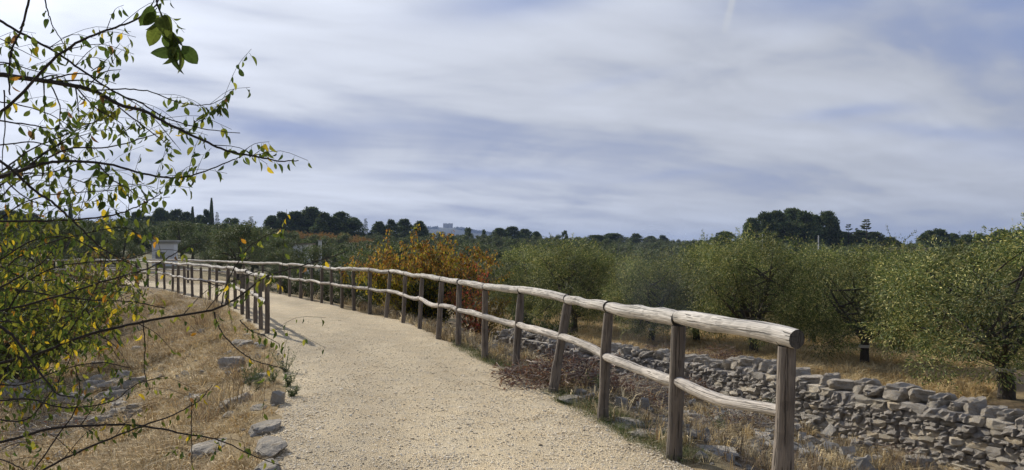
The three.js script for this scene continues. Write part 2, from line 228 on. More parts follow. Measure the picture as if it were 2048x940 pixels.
function gravelY(x, D, tR, tL) { const w = Math.max(1, -(tR + tL)), e = Math.max(tR, tL), rut = Math.abs(Math.abs(tR - tL) / 2 - .62), n = fbm(x * 1.4, D * 1.4, 3) - .5; return .012 - .10 * ss(-.12, .42, e + n * .5) + (fbm(x * 3, D * 3, 2) - .5) * .022 - .012 * Math.exp(-(rut * rut) / .06); }
(function land() {
  const radii = []; for (let r = .4; r < 60; r *= 1.02) radii.push(r); for (let r = 60; r < 8000; r *= 1.045) radii.push(r);
  const angs = []; for (let k = 0; k <= 420; k++) angs.push(-.78 + 1.56 * k / 420); for (let k = 1; k < 90; k++) angs.push(.78 + (6.2832 - 1.56) * k / 90);
  const g = new GB(), na = angs.length, c0 = g.v(0, landY(0, 0) - .05, 0, [.4, .32, .2], 0, 0);
  for (const r of radii) for (const a of angs) {
    const x = r * Math.sin(a), D = r * Math.cos(a), z = zones(x, D), [tR, tL] = z; let y = landY(x, D, z);
    const inside = Math.max(tR, tL); if (inside < .15) y -= .05 * ss(.15, -.25, inside);
    y += (vn(x * 7, D * 7) - .5) * .03 * ss(40, 5, r);
    // real colours of the soil and litter: straw gold, bare earth, stony grey, green cover far off
    const n = fbm(x * .35 + 5, D * .35, 4), m = fbm(x * 1.6, D * 1.6 + 30, 3);
    let c = [.47, .36, .195];
    c = c.map((v, k) => lerp(v, [.58, .475, .29][k], ss(.35, .7, m)));
    c = c.map((v, k) => lerp(v, [.25, .185, .125][k], ss(.47, .64, n) * .85));
    if (tR > .1 && tR < 6.2) { const q = ss(.4, 1.6, tR) * ss(6.4, 5, tR) * (.55 + .4 * ss(.3, .6, fbm(x * .8 + 9, D * .8, 3))); c = c.map((v, k) => lerp(v, [.2, .16, .125][k], q)); const gr = ss(.8, .1, tR) * ss(.45, .6, m) * .6; c = c.map((v, k) => lerp(v, [.13, .15, .07][k], gr)); }
    if (r > 35) { const q = ss(35, 110, r); c = c.map((v, k) => lerp(v, lerp([.22, .17, .1][k], [.15, .15, .07][k], ss(.35, .6, fbm(x * .03, D * .03, 3))), q)); }
    g.v(x, y, -D, c, x, D);
  }
  for (let a = 0; a < na; a++) g.tri(c0, 1 + (a + 1) % na, 1 + a);
  for (let k = 0; k < radii.length - 1; k++) for (let a = 0; a < na; a++) { const A = 1 + k * na + a, B = 1 + k * na + (a + 1) % na, C = A + na, E = B + na; g.i.push(A, B, C, B, E, C); }
  solo('ground', g.geo(), M.ground, 'dry straw coloured ground falling away on both sides of the path', null, null, null, 'structure');

  // the gravel sheet: a strip between the two lines, ragged where it dips under the litter
  const p = new GB(), NS = 460, NC = 44, cum = (poly) => { let s = [0]; for (let k = 1; k < poly.length; k++) s.push(s[k - 1] + Math.hypot(poly[k][0] - poly[k - 1][0], poly[k][1] - poly[k - 1][1])); return s; };
  const R2 = RF.map(q => q), L2 = LF.map(q => q), cr = cum(R2), cl = cum(L2), on = (poly, c, s) => { let k = 1; while (k < c.length - 1 && c[k] < s) k++; const t = (s - c[k - 1]) / (c[k] - c[k - 1]); return [lerp(poly[k - 1][0], poly[k][0], t), lerp(poly[k - 1][1], poly[k][1], t)]; };
  for (let k = 0; k <= NS; k++) {
    const f = k / NS, ff = f < .9 ? f / .9 * .62 : .62 + (f - .9) / .1 * .38, a = on(L2, cl, ff * cl[cl.length - 1]), b = on(R2, cr, ff * cr[cr.length - 1]);
    const w = Math.hypot(b[0] - a[0], b[1] - a[1]), ex = .55 / w;
    for (let i = 0; i <= NC; i++) {
      const t = -ex + (1 + 2 * ex) * i / NC, x = lerp(a[0], b[0], t), D = lerp(a[1], b[1], t), e = Math.max(-t, t - 1) * w;
      const n = fbm(x * 1.4, D * 1.4, 3) - .5, [zr, zl] = zones(x, D), y = gravelY(x, D, zr, zl);
      const m = fbm(x * .7 + 3, D * .35 + 8, 3), s = fbm(x * 5, D * 5, 2); const k1 = .93 + .46 * (m - .5) + .24 * (s - .5); const earth = ss(-.5, .3, e + n * .6) * .35 + .16 * ss(.5, .68, fbm(x * 1.1 + 40, D * .5, 3)) + .3 * Math.exp(-(((Math.abs(t - .5 + .04 * Math.sin(D * .4)) - .2) * w) ** 2) / .07) * (.3 + fbm(x * 2, D * .6 + 9, 3));
      p.v(x, y, -D, [lerp(.97, .58, earth) * k1, lerp(.835, .475, earth) * k1, lerp(.605, .33, earth) * k1], x, D);
    }
  }
  for (let k = 0; k < NS; k++) for (let i = 0; i < NC; i++) { const A = k * (NC + 1) + i, B = A + NC + 1; p.i.push(A, A + 1, B, A + 1, B + 1, B); }
  solo('path', p.geo(), M.gravel, 'pale crushed limestone path curving away to the left between the fences', null, null, null, 'structure');
})();

// ---------------------------------------------------------------- stones: shared shapes
function stoneGeo(seed, n = 2, round = .35, jit = .13) {
  const g = new THREE.BoxGeometry(1, 1, 1, n, n, n), P = g.attributes.position, v = V();
  for (let k = 0; k < P.count; k++) {
    v.fromBufferAttribute(P, k); const key = (a) => { const q = Math.round(v.x * 8) * 73 + Math.round(v.y * 8) * 151 + Math.round(v.z * 8) * 311; return h2(q + a * 977, seed) - .5; };
    const j = V(key(1), key(2), key(3)), s = v.clone().normalize().multiplyScalar(.6); v.lerp(s, round).addScaledVector(j, jit * 2); P.setXYZ(k, v.x, v.y, v.z);
  }
  const o = g.toNonIndexed(); o.computeVertexNormals(); return paint(o, seed);
}
function paint(g, seed) { const n = g.attributes.position.count, c = new Float32Array(n * 3); for (let k = 0; k < n; k++) { c[k * 3] = c[k * 3 + 1] = c[k * 3 + 2] = 1; } g.setAttribute('color', new THREE.BufferAttribute(c, 3)); return g; }
function rockGeo(seed, sx, sy, sz, cuts = 7, rough = .12, tone = .42) {      // boulder: a ball cut by planes, then roughened, in metres
  const g = new THREE.IcosahedronGeometry(1, 7), P = g.attributes.position, r = RNG(seed), v = V(), pl = [];
  for (let k = 0; k < cuts; k++) pl.push([rdir(r), .5 + .35 * r()]); pl.push([V(0, 1, .1 * (r() - .5)).normalize(), .55 + .15 * r()]); pl.push([V(0, -1, 0), .5]);
  const U = new Float32Array(P.count * 2), n = V(), C = new Float32Array(P.count * 3);
  for (let k = 0; k < P.count; k++) {
    v.fromBufferAttribute(P, k); for (let q = 0; q < 2; q++) for (const [d, h] of pl) { const e = v.dot(d) - h; if (e > 0) v.addScaledVector(d, -e); }
    const w = 1 + rough * 2 * (n3(v.x * 2.2 + seed, v.y * 2.2, v.z * 2.2) - .5) + rough * .9 * (n3(v.x * 6 + seed, v.y * 9, v.z * 6) - .5) - rough * .5 * ss(.62, .7, n3(v.x * 1.6, v.y * 7 + seed, v.z * 1.6)); v.multiplyScalar(w);
    v.set(v.x * sx, v.y * sy, v.z * sz); P.setXYZ(k, v.x, v.y, v.z); U[k * 2] = (v.x + v.z * .6) * 2.2; U[k * 2 + 1] = (v.y + v.z * .7) * 2.2;
    const t = .62 + .7 * n3(v.x * 7 + seed, v.y * 7, v.z * 7); C[k * 3] = tone * 1.12 * t; C[k * 3 + 1] = tone * 1.01 * t; C[k * 3 + 2] = tone * .84 * t;
  }
  g.setAttribute('uv', new THREE.BufferAttribute(U, 2)); g.setAttribute('color', new THREE.BufferAttribute(C, 3)); return toCreasedNormals(g, .5);
}
const SG = []; for (let k = 0; k < 14; k++) SG.push(stoneGeo(k + 1, 2, .2 + .25 * h2(k, 3), .1 + .05 * h2(k, 4)));
const stoneTones = [[.42, .41, .39], [.36, .35, .33], [.50, .485, .455], [.44, .41, .355], [.30, .295, .28], [.40, .40, .395]].map(c => SM({ map: T_stone, bumpMap: T_stoneB, bumpScale: .03, roughness: .95, color: lin(c[0] * 2.1, c[1] * 1.93, c[2] * 1.64) }));

// ---------------------------------------------------------------- dry stone wall
(function wall() {
  const r = RNG(404), c = [0]; for (let k = 1; k < WALLP.length; k++) c.push(c[k - 1] + Math.hypot(WALLP[k][0] - WALLP[k - 1][0], WALLP[k][1] - WALLP[k - 1][1]));
  const len = c[c.length - 1], on = s => { let k = 1; while (k < c.length - 1 && c[k] < s) k++; const t = (s - c[k - 1]) / (c[k] - c[k - 1]), dx = WALLP[k][0] - WALLP[k - 1][0], dd = WALLP[k][1] - WALLP[k - 1][1], q = Math.hypot(dx, dd); return { x: lerp(WALLP[k - 1][0], WALLP[k][0], t), D: lerp(WALLP[k - 1][1], WALLP[k][1], t), tx: dx / q, td: dd / q }; };
  const o0 = on(3), base = ground(o0.x, o0.D), w = thing('dry_stone_wall', 'long grey dry stone wall with large cap stones running along the olive field', 'stone wall', base);
  const list = [];
  const put = (s, off, y, sx, sy, sz, turn, tip, big) => { const q = on(s), nx = -q.td, nd = q.tx, x = q.x + nx * off, D = q.D + nd * off; list.push({ p: V(x, y, -D), a: Math.atan2(q.td, q.tx) + turn, tip, s: V(sx, sy, sz), d: Math.hypot(x, D), big }); };
  const gy = s => { const q = on(s); return landY(q.x, q.D); };
  // courses: two faces and a rubble core; the far part is tumbled lower
  for (const [off, fineness] of [[.2, 1], [-.2, 1.7]]) {
    let y0 = -.05;
    while (y0 < .8) {
      const h = (.05 + .08 * r()) * (y0 < .15 ? 1.35 : 1); let s = r() * .2;
      while (s < len) {
        const wd = h * (1.1 + 1.9 * r() ** 1.4) * fineness, H = .72 - .3 * ss(9, 15, s) * (.5 + .9 * fbm(s * .7, 3, 2)); s += wd;
        if (y0 + h * .5 > H || s > len) continue;
        put(s - wd / 2, off * (1 - y0 * .25) + (r() - .5) * .05, gy(s) + y0 + h / 2 + (fbm(s * 1.3, y0 * 3, 2) - .5) * .09, wd * 1.0, h * (.95 + .15 * r()), .22 + .1 * r(), (r() - .5) * .2, (r() - .5) * .22);
      }
      y0 += h * .93;
    }
  }
  for (let s = 0; s < len; s += .16) for (let k = 0; k < 2; k++) put(s, (r() - .5) * .12, gy(s) + .12 + .3 * r(), .24, .2, .24, r() * 3, r());
  // cap stones
  for (let s = .1; s < len;) { const wd = (.22 + .28 * r() ** 1.3) * (s > 11 ? .75 : 1), h = .17 + .13 * r(); const H = .70 - .3 * ss(9, 15, s) * (.5 + .9 * fbm(s * .7, 3, 2)); put(s + wd / 2, (r() - .5) * .1, gy(s) + H + h * .35, wd * 1.08, h * 1.15, .42 + .16 * r(), (r() - .5) * .4, (r() - .5) * .25, true); s += wd * .97; }
  list.sort((a, b) => (b.big - a.big || 0) * 0 + (a.d / (a.s.x + (a.big ? .5 : 0)) - b.d / (b.s.x + (b.big ? .5 : 0))));
  const inView = q => q.p.x / -q.p.z < .70;
  const CAP = []; for (let k = 0; k < 8; k++) CAP.push(rockGeo(900 + k, .55, .62, .55, 9, .3, .64));
  let made = 0; const rest = new GB();
  for (const q of list) {
    const e = new THREE.Euler(q.tip * .6, -q.a * -1, q.tip), g = q.big ? pick(r, CAP) : pick(r, SG);
    if (made < 300 && inView(q)) { const m = part('stone', g, q.big ? M.stone : pick(r, stoneTones), w); m.position.copy(q.p).sub(base); m.rotation.set(q.tip, q.a, q.tip * .7, 'YXZ'); m.scale.copy(q.s); made++; }
    else { const t = .85 + .3 * r(); rest.add(pick(r, SG), M4(q.p, new THREE.Euler(q.tip, q.a, q.tip * .7, 'YXZ'), q.s), [.7 * t, .65 * t, .58 * t]); }
  }
  part('stone', rest.geo(base, true), M.stone, w, 'stuff');
})();

// ---------------------------------------------------------------- rustic log fences
function logGeo(a, b, r0, r1, seed, col, bend = .02, rings = 14, sides = 14, base) {
  const r = RNG(seed), pts = [], rad = [], bx = (r() - .5) * bend * 2, by = (r() - .5) * bend * 2 - bend * .3, dir = V().subVectors(b, a), sd = V(-dir.z, 0, dir.x).normalize();
  for (let k = 0; k <= rings; k++) { const t = k / rings, p = V().lerpVectors(a, b, t), w = Math.sin(t * Math.PI); p.addScaledVector(sd, bx * w + .012 * (vn(t * 4, seed) - .5)); p.y += by * w + .017 * (vn(t * 4 + 9, seed) - .5) * Math.min(1, w * 3); pts.push(p); rad.push(lerp(r0, r1, t) * (1 + .24 * (vn(t * 5 + seed, 2.2) - .5)) * (k === 0 || k === rings ? .93 : 1)); }
  const knot = [r(), r() * sides, r(), r() * sides], g = new GB();
  g.tube(pts, rad, sides, col, { cap: true, capCol: col.map(v => v * .16), uo: r(), vo: r() * 3, vr: .9, ur: 1, wob: (k, s) => 1 + .07 * (vn(s * .9 + seed, k * .35) - .5) + [0, 2].reduce((q, i) => { const dk = k / rings - knot[i], ds = Math.min(Math.abs(s - knot[i + 1]), sides - Math.abs(s - knot[i + 1])); return q + .16 * Math.exp(-dk * dk * 300 - ds * ds * .8); }, 0), col: (k, s) => { const t = .86 + .28 * vn(k * .5 + seed, s * .7) , kn = [0, 2].reduce((q, i) => { const dk = k / rings - knot[i], ds = Math.min(Math.abs(s - knot[i + 1]), sides - Math.abs(s - knot[i + 1])); return q + .5 * Math.exp(-dk * dk * 500 - ds * ds * 1.2); }, 0); return col.map(v => v * t * (1 - kn)); } });
  return g.geo(base);
}
function fence(name, label, spots, seed, near) {   // spots: [x, D, lean x, lean D]
  const b0 = ground(spots[0][0], spots[0][1]); b0.y = 0; const f = thing(name, label, 'wooden fence', b0), r = RNG(seed);
  const posts = spots.map(([x, D, lx = 0, ld = 0], k) => { const y0 = -.28, hh = 1.0 + (r() - .5) * .035, a = V(x - lx * .28, y0, -D + ld * .28), b = V(x + lx, hh, -D - ld); return { a, b, top: V(x + lx, hh + .045, -D - ld), mid: V(x + lx * .62, .61 + (r() - .5) * .04, -D - ld * .62), D }; });
  posts.forEach((p, k) => { const q = (k < 2 && near ? .052 : .041) + .011 * r(), br = .75 + .5 * r(); part('post', logGeo(p.a, p.b, q * 1.05, q * .97, seed + k * 7, [.21 * br, .18 * br, .152 * br], .012, 12, p.D < 16 ? 14 : 9, b0), M.post, f); });
  for (let k = 0; k < posts.length - 1; k++) {
    const p = posts[k], q = posts[k + 1], br = .9 + .25 * r(), d = V().subVectors(q.top, p.top).normalize(), r0 = (k < 2 && near ? .05 : .04) + .011 * r(), r1 = (k < 2 && near ? .048 : .038) + .012 * r(), c = [.66 * br, .625 * br, .57 * br], j = () => (r() - .5) * .022, sd = p.D < 16 ? 14 : 10;
    const a = p.top.clone().addScaledVector(d, k === 0 ? -.1 : .004), b = q.top.clone().addScaledVector(d, k === posts.length - 2 ? .08 : -.004); a.y += j() + .014; b.y += j() + .014;
    part('top_rail', logGeo(a, b, r0, r1, seed + 500 + k * 3, c, near && k < 3 ? .009 : .02, 16, sd, b0), M.rail, f);
    const e = V().subVectors(q.mid, p.mid).normalize(), big = (k === 4 && near) ? .09 : .03, br2 = .85 + .3 * r();
    const la = p.mid.clone().addScaledVector(e, .0), lb = q.mid.clone().addScaledVector(e, .0); la.y += j(); lb.y += j();
    const off = V(e.z, 0, -e.x).multiplyScalar(.012); la.add(off); lb.add(off);
    part('lower_rail', logGeo(la, lb, .037 + .009 * r(), .033 + .01 * r(), seed + 900 + k * 3, [.66 * br2, .61 * br2, .55 * br2], big, 16, sd, b0), M.rail, f);
    if (p.D < 24) { const w = new GB(), pts = [], R = r0 * 1.05; for (let s = 0; s <= 18; s++) { const q2 = s / 18 * 6.283; const n = V(-d.z, 0, d.x).normalize(); pts.push(p.top.clone().setY(a.y).addScaledVector(n, Math.cos(q2) * R).add(V(0, Math.sin(q2) * R, 0)).addScaledVector(d, k === 0 ? .03 : 0)); } w.tube(pts, pts.map(() => .003), 5, [1, 1, 1]); part('wire_band', w.geo(b0), M.wire, f); }
  }
  return f;
}
const leanR = { 5: [0.035], 6: [.035], 7: [.05, .03], 8: [.17, .05], 9: [.075, .02], 11: [.02], 12: [.06], 13: [.05], 14: [.05], 15: [.1] };
fence('log_fence', 'right hand log fence of grey rails and brown posts, running up to the camera', RF.slice(5, 33).map(([x, D], k) => [x, D, ...(leanR[k + 5] ?? [(h2(k, 9) - .5) * .04])]), 31, true);
fence('log_fence', 'left hand log fence starting halfway along the path and bending away left', LF.slice(9, 30).map(([x, D], k) => [x, D, (h2(k, 21) - .5) * .05, (h2(k, 22) - .5) * .05]), 77, false);

// ---------------------------------------------------------------- trees
// crown of leaf blades gathered in clumps; returns a collector
function clumpLeaves(g, r, centre, rad, n, L, W, cols, droop = .2, squash = .8) {
  for (let k = 0; k < n; k++) {
    const o = rdir(r), q = rad * Math.cbrt(r()) * (.8 + .4 * r()), p = V(centre.x + o.x * q, centre.y + o.y * q * squash, centre.z + o.z * q), d = rdir(r).multiplyScalar(.8).add(o).add(V(0, -droop, 0)).normalize(), nn = rdir(r).cross(d).normalize(), l = L * (.65 + .7 * r()), c = pick(r, cols), t = .75 + .5 * r();
    g.leaf(p, d, nn, l, W * (.7 + .6 * r()), [c[0] * t, c[1] * t, c[2] * t]);
  }
}
const OLIVE_C = [[.12, .17, .045], [.17, .215, .055], [.28, .295, .085], [.07, .11, .035], [.62, .56, .22], [.17, .205, .08]];
function olive(seed, o) { // o: height, width, leaves, L, W, clumps, trunk radius
  const r = RNG(seed), g = new GB(), t = new GB(), H = o.h, R = o.w / 2, bark = [.1, .085, .07], fork = H * (.2 + .07 * r()), lean = (r() - .5) * .3;
  const forkP = V(lean * fork, fork, (r() - .5) * .3 * fork), ends = [];
  t.tube(curve([V(0, -.3, 0), V(lean * .1, fork * .4, .02), forkP], 8), Array.from({ length: 9 }, (_, k) => o.tr * (1.45 - .55 * k / 8 + (k < 2 ? .35 : 0))), o.sides ?? 9, bark, { wob: (k, s) => 1 + .3 * (vn(s * 1.3 + seed, k * .6) - .5), vr: 1 });
  const cl = [];
  for (let k = 0; k < o.clumps; k++) { const a = k / o.clumps * 6.283 * 5.37 + r(), e = Math.pow(r(), .7), y = lerp(H * (o.low ?? .2), H * .97, r()), q = R * Math.sqrt(Math.max(.12, 1 - ((y - H * .52) / (H * .52)) ** 2)) * (.35 + .65 * e); cl.push(V(Math.cos(a) * q + lean * H * .4, y, Math.sin(a) * q)); }
  const nl = o.limbs ?? 7;
  for (let k = 0; k < nl; k++) { const c = cl[Math.floor(k * cl.length / nl)], mid = V().lerpVectors(forkP, c, .5).add(V((r() - .5) * .4, .15 * H * (r() - .3), (r() - .5) * .4)), rr = o.tr * (.5 + .3 * r()); t.tube(curve([forkP.clone().add(V(0, -.08, 0)), mid, c], 7), Array.from({ length: 8 }, (_, i) => rr * (1 - .82 * i / 7)), 6, bark, { wob: (a, s) => 1 + .2 * (vn(s + seed, a) - .5) }); if (o.sub) for (let j = 0; j < o.sub; j++) { const c2 = pick(r, cl), m2 = V().lerpVectors(mid, c2, .5).add(V((r() - .5) * .3, (r() - .5) * .3, (r() - .5) * .3)); if (mid.distanceTo(c2) < R * 1.3) t.tube(curve([mid, m2, c2], 6), Array.from({ length: 7 }, (_, i) => rr * .45 * (1 - .8 * i / 6)), 5, bark); } }
  const per = Math.floor(o.leaves / cl.length);
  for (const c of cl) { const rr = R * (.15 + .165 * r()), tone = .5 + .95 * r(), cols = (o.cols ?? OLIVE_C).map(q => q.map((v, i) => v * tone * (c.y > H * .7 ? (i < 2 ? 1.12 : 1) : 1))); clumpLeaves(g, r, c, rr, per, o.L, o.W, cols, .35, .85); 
    for (let j = 0; j < (o.sprays ?? 3); j++) { // shoots that stick out of the outline
      const d = rdir(r, .5), s = V().copy(c).addScaledVector(d, rr * .6), m = Math.floor(per * .06); for (let i = 0; i < m; i++) { const f = i / m, p = V().copy(s).addScaledVector(d, f * rr * .95); p.x += (r() - .5) * .05; p.z += (r() - .5) * .05; p.y -= f * f * .1; g.leaf(p, rdir(r).add(d).normalize(), rdir(r).cross(d).normalize(), o.L * (.7 + .5 * r()), o.W, pick(r, cols)); } } }
  return { crown: g.geo(), trunk: t.geo() };
}
function treeThing(name, parts, p, label, cat, group, leafMat) { const t = thing(name, label, cat, p, group); part('trunk', parts.trunk, M.bark, t); part('crown', parts.crown, leafMat ?? M.olive, t); return t; }
function treeCopy(src, p, s, turn, label, group, sy) { const c = copyOf(src, label, group); c.position.copy(p); c.scale.set(s, sy ?? s, s); c.rotation.y = turn; return c; }

const GROVE_C = [[.10, .145, .05], [.125, .165, .06], [.17, .19, .08], [.06, .095, .04], [.26, .26, .12], [.13, .16, .08]];
const nearOl = [1, 2, 3].map(k => olive(100 + k * 13, { h: 3.7, w: 4.5, leaves: 44000, L: .08, W: .021, low: .2, clumps: 66, tr: .125, limbs: 9, sub: 3, sprays: 3 }));
const midOl = [1, 2, 3].map(k => olive(300 + k * 17, { h: 4, w: 4.2, leaves: 7500, L: .17, W: .05, clumps: 34, cols: GROVE_C, tr: .17, limbs: 6, sprays: 3 }));
const farOl = [1, 2, 3].map(k => olive(500 + k * 19, { h: 4, w: 4.6, leaves: 2200, L: .34, W: .14, clumps: 22, cols: GROVE_C, tr: .2, limbs: 4, sprays: 2, sides: 6 }));
// [px, D, variant, height scale, width scale, turn, label, white band]
const NEAR = [
  [1728, 23.6, 0, 1.0, .92, 0.4, 'olive tree with a white band on its dark trunk standing alone behind the stone wall', 1],
  [2012, 17.2, 1, .98, 1.18, 2.0, 'big spreading olive tree cut by the right edge of the picture, white band on trunk', 1],
  [1508, 26.2, 2, 1.1, 1.0, 4.0, 'olive tree rising directly behind the end post of the right fence', 0],
  [1392, 31, 1, 1.05, 1.0, 1.0, 'olive tree with slim dark trunk seen under the top rail near the smoke', 0],
  [1304, 30.5, 0, .95, .8, 5.2, 'dark olive tree with white banded trunk above the tumbled part of the wall', 1],
  [1148, 35, 2, 1.12, 1.12, 2.6, 'dark full olive tree just right of the red leaved sapling', 0],
  [1060, 40, 1, 1.1, 1.0, 3.7, 'dark olive tree half hidden by the orange autumn tree', 0],
  [1625, 31, 1, 1.02, 1.0, 0.2, 'olive tree filling the gap left of the white banded one', 0],
  [1850, 29, 2, .98, 1.1, 5.5, 'yellowish olive tree between the white banded one and the big one at the right edge', 0],
  [1945, 36, 0, 1.15, 1.1, 1.4, 'olive tree behind the big spreading one at the right edge', 0],
  [1445, 40, 0, 1.2, 1.1, 2.2, 'olive tree in the second row below the tall pines', 0],
  [1235, 44, 1, 1.0, 1.05, 4.4, 'olive tree in the second row in front of the bare reddish clearing', 0],
];
const nearSrc = [];
NEAR.forEach(([px, D, v, sy, sx, turn, label, band]) => {
  const x = (px - CX) / F * D, p = ground(x, D); let t;
  if (!nearSrc[v]) { t = nearSrc[v] = treeThing('olive_tree', nearOl[v], p, label, 'olive tree'); } else t = treeCopy(nearSrc[v], p, 1, 0, label);
  t.position.copy(p); t.scale.set(sx, sy, sx); t.rotation.y = turn; t.userData.hasBand = undefined; delete t.userData.hasBand;
  if (band) t.userData.wants = 1;
});
scene.children.filter(o => o.userData.wants).forEach(t => { delete t.userData.wants; const r = RNG(8), g = new GB(), pts = [], rad = []; for (let k = 0; k <= 6; k++) { pts.push(V(0, .62 + .09 * k / 6, 0)); rad.push(.168 + .008 * vn(k, 3)); } g.tube(pts, rad, 16, [1, 1, 1], { wob: (k, s) => 1 + .05 * (vn(s * .8, k) - .5) }); part('white_band', g.geo(), SM({ color: lin(.62, .61, .6), roughness: .8, side: THREE.DoubleSide }), t); });

// groves: rows over the slopes; the 300 nearest are trees of their own, the rest one mass
(function groves() {
  const r = RNG(2024), L = [];
  for (let D = 42; D < 330; D += 6.4 + D * .012) for (let x = -D * .8; x < D * .8; x += 6.2 + D * .01) {
    const xx = x + (r() - .5) * 2.6, DD = D + (r() - .5) * 2.6, u = CX + F * xx / DD; if (u < -120 || u > 2170) continue;
    const [tR, tL] = zones(xx, DD); if (Math.max(tR, tL) < 4.5) continue;
    if (u < 640 && DD < 62) continue;                                          // open ground and scrub left of the path
    if (Math.hypot(u - 330, (DD - 79) * 2.4) < 60) continue;
    if (u > 590 && u < 700 && DD > 70 && DD < 112) continue;
    if (u > 1160 && u < 1330 && DD > 70 && DD < 120 && r() < .75) continue;      // clearing
    if (u > 540 && u < 735 && DD > 200 && DD < 262) continue;                  // autumn orchard
    if (NEAR.some(n => Math.hypot((n[0] - CX) / F * n[1] - xx, n[1] - DD) < 3.4)) continue;
    if (r() < .06) continue; L.push([xx, DD, .8 + .4 * r(), r() * 6.28, Math.floor(r() * 3)]);
  }
  L.sort((a, b) => Math.hypot(a[0], a[1]) - Math.hypot(b[0], b[1]));
  const src = {}, rest = [[], [], []];
  L.forEach(([x, D, s, turn, v], k) => {
    const p = ground(x, D), key = (D < 100 ? 'm' : 'f') + v, left = x / D < -.25;
    if (k >= 286) { rest[v].push(M4(p, new THREE.Euler(0, turn, 0), V(s, s * (.9 + .2 * h2(k, 1)), s))); return; }
    const label = D < 75 ? 'grey green olive tree in the grove rows close behind the first trees' : left ? 'small olive tree in the grove around the white hut' : 'small round olive tree among the grove rows on the far slope', grp = D < 75 ? 'olive trees of the middle rows' : left ? 'olive trees of the left grove' : 'olive trees of the far slope';
    let t; if (!src[key]) t = src[key] = treeThing('olive_tree', (D < 100 ? midOl : farOl)[v], p, label, 'olive tree', grp); else t = treeCopy(src[key], p, 1, 0, label, grp);
    t.position.copy(p); t.rotation.y = turn; t.scale.set(s, s * (.88 + .2 * h2(k, 5)), s);
  });
  const g = new THREE.Group(); g.name = 'olive_grove'; tag(g, 'distant olive grove reading as one dull green mass below the skyline', 'olive grove', null, 'stuff'); scene.add(g);
  rest.forEach((ms, v) => { if (!ms.length) return; for (const [nm, geo, mat] of [['crown', farOl[v].crown, M.olive], ['trunk', farOl[v].trunk, M.bark]]) { const im = new THREE.InstancedMesh(geo, mat, ms.length); im.name = nm; ms.forEach((m, k) => im.setMatrixAt(k, m)); im.userData.kind = 'stuff'; im.castShadow = im.receiveShadow = true; g.add(im); } });
  console.log('olives', L.length);
})();

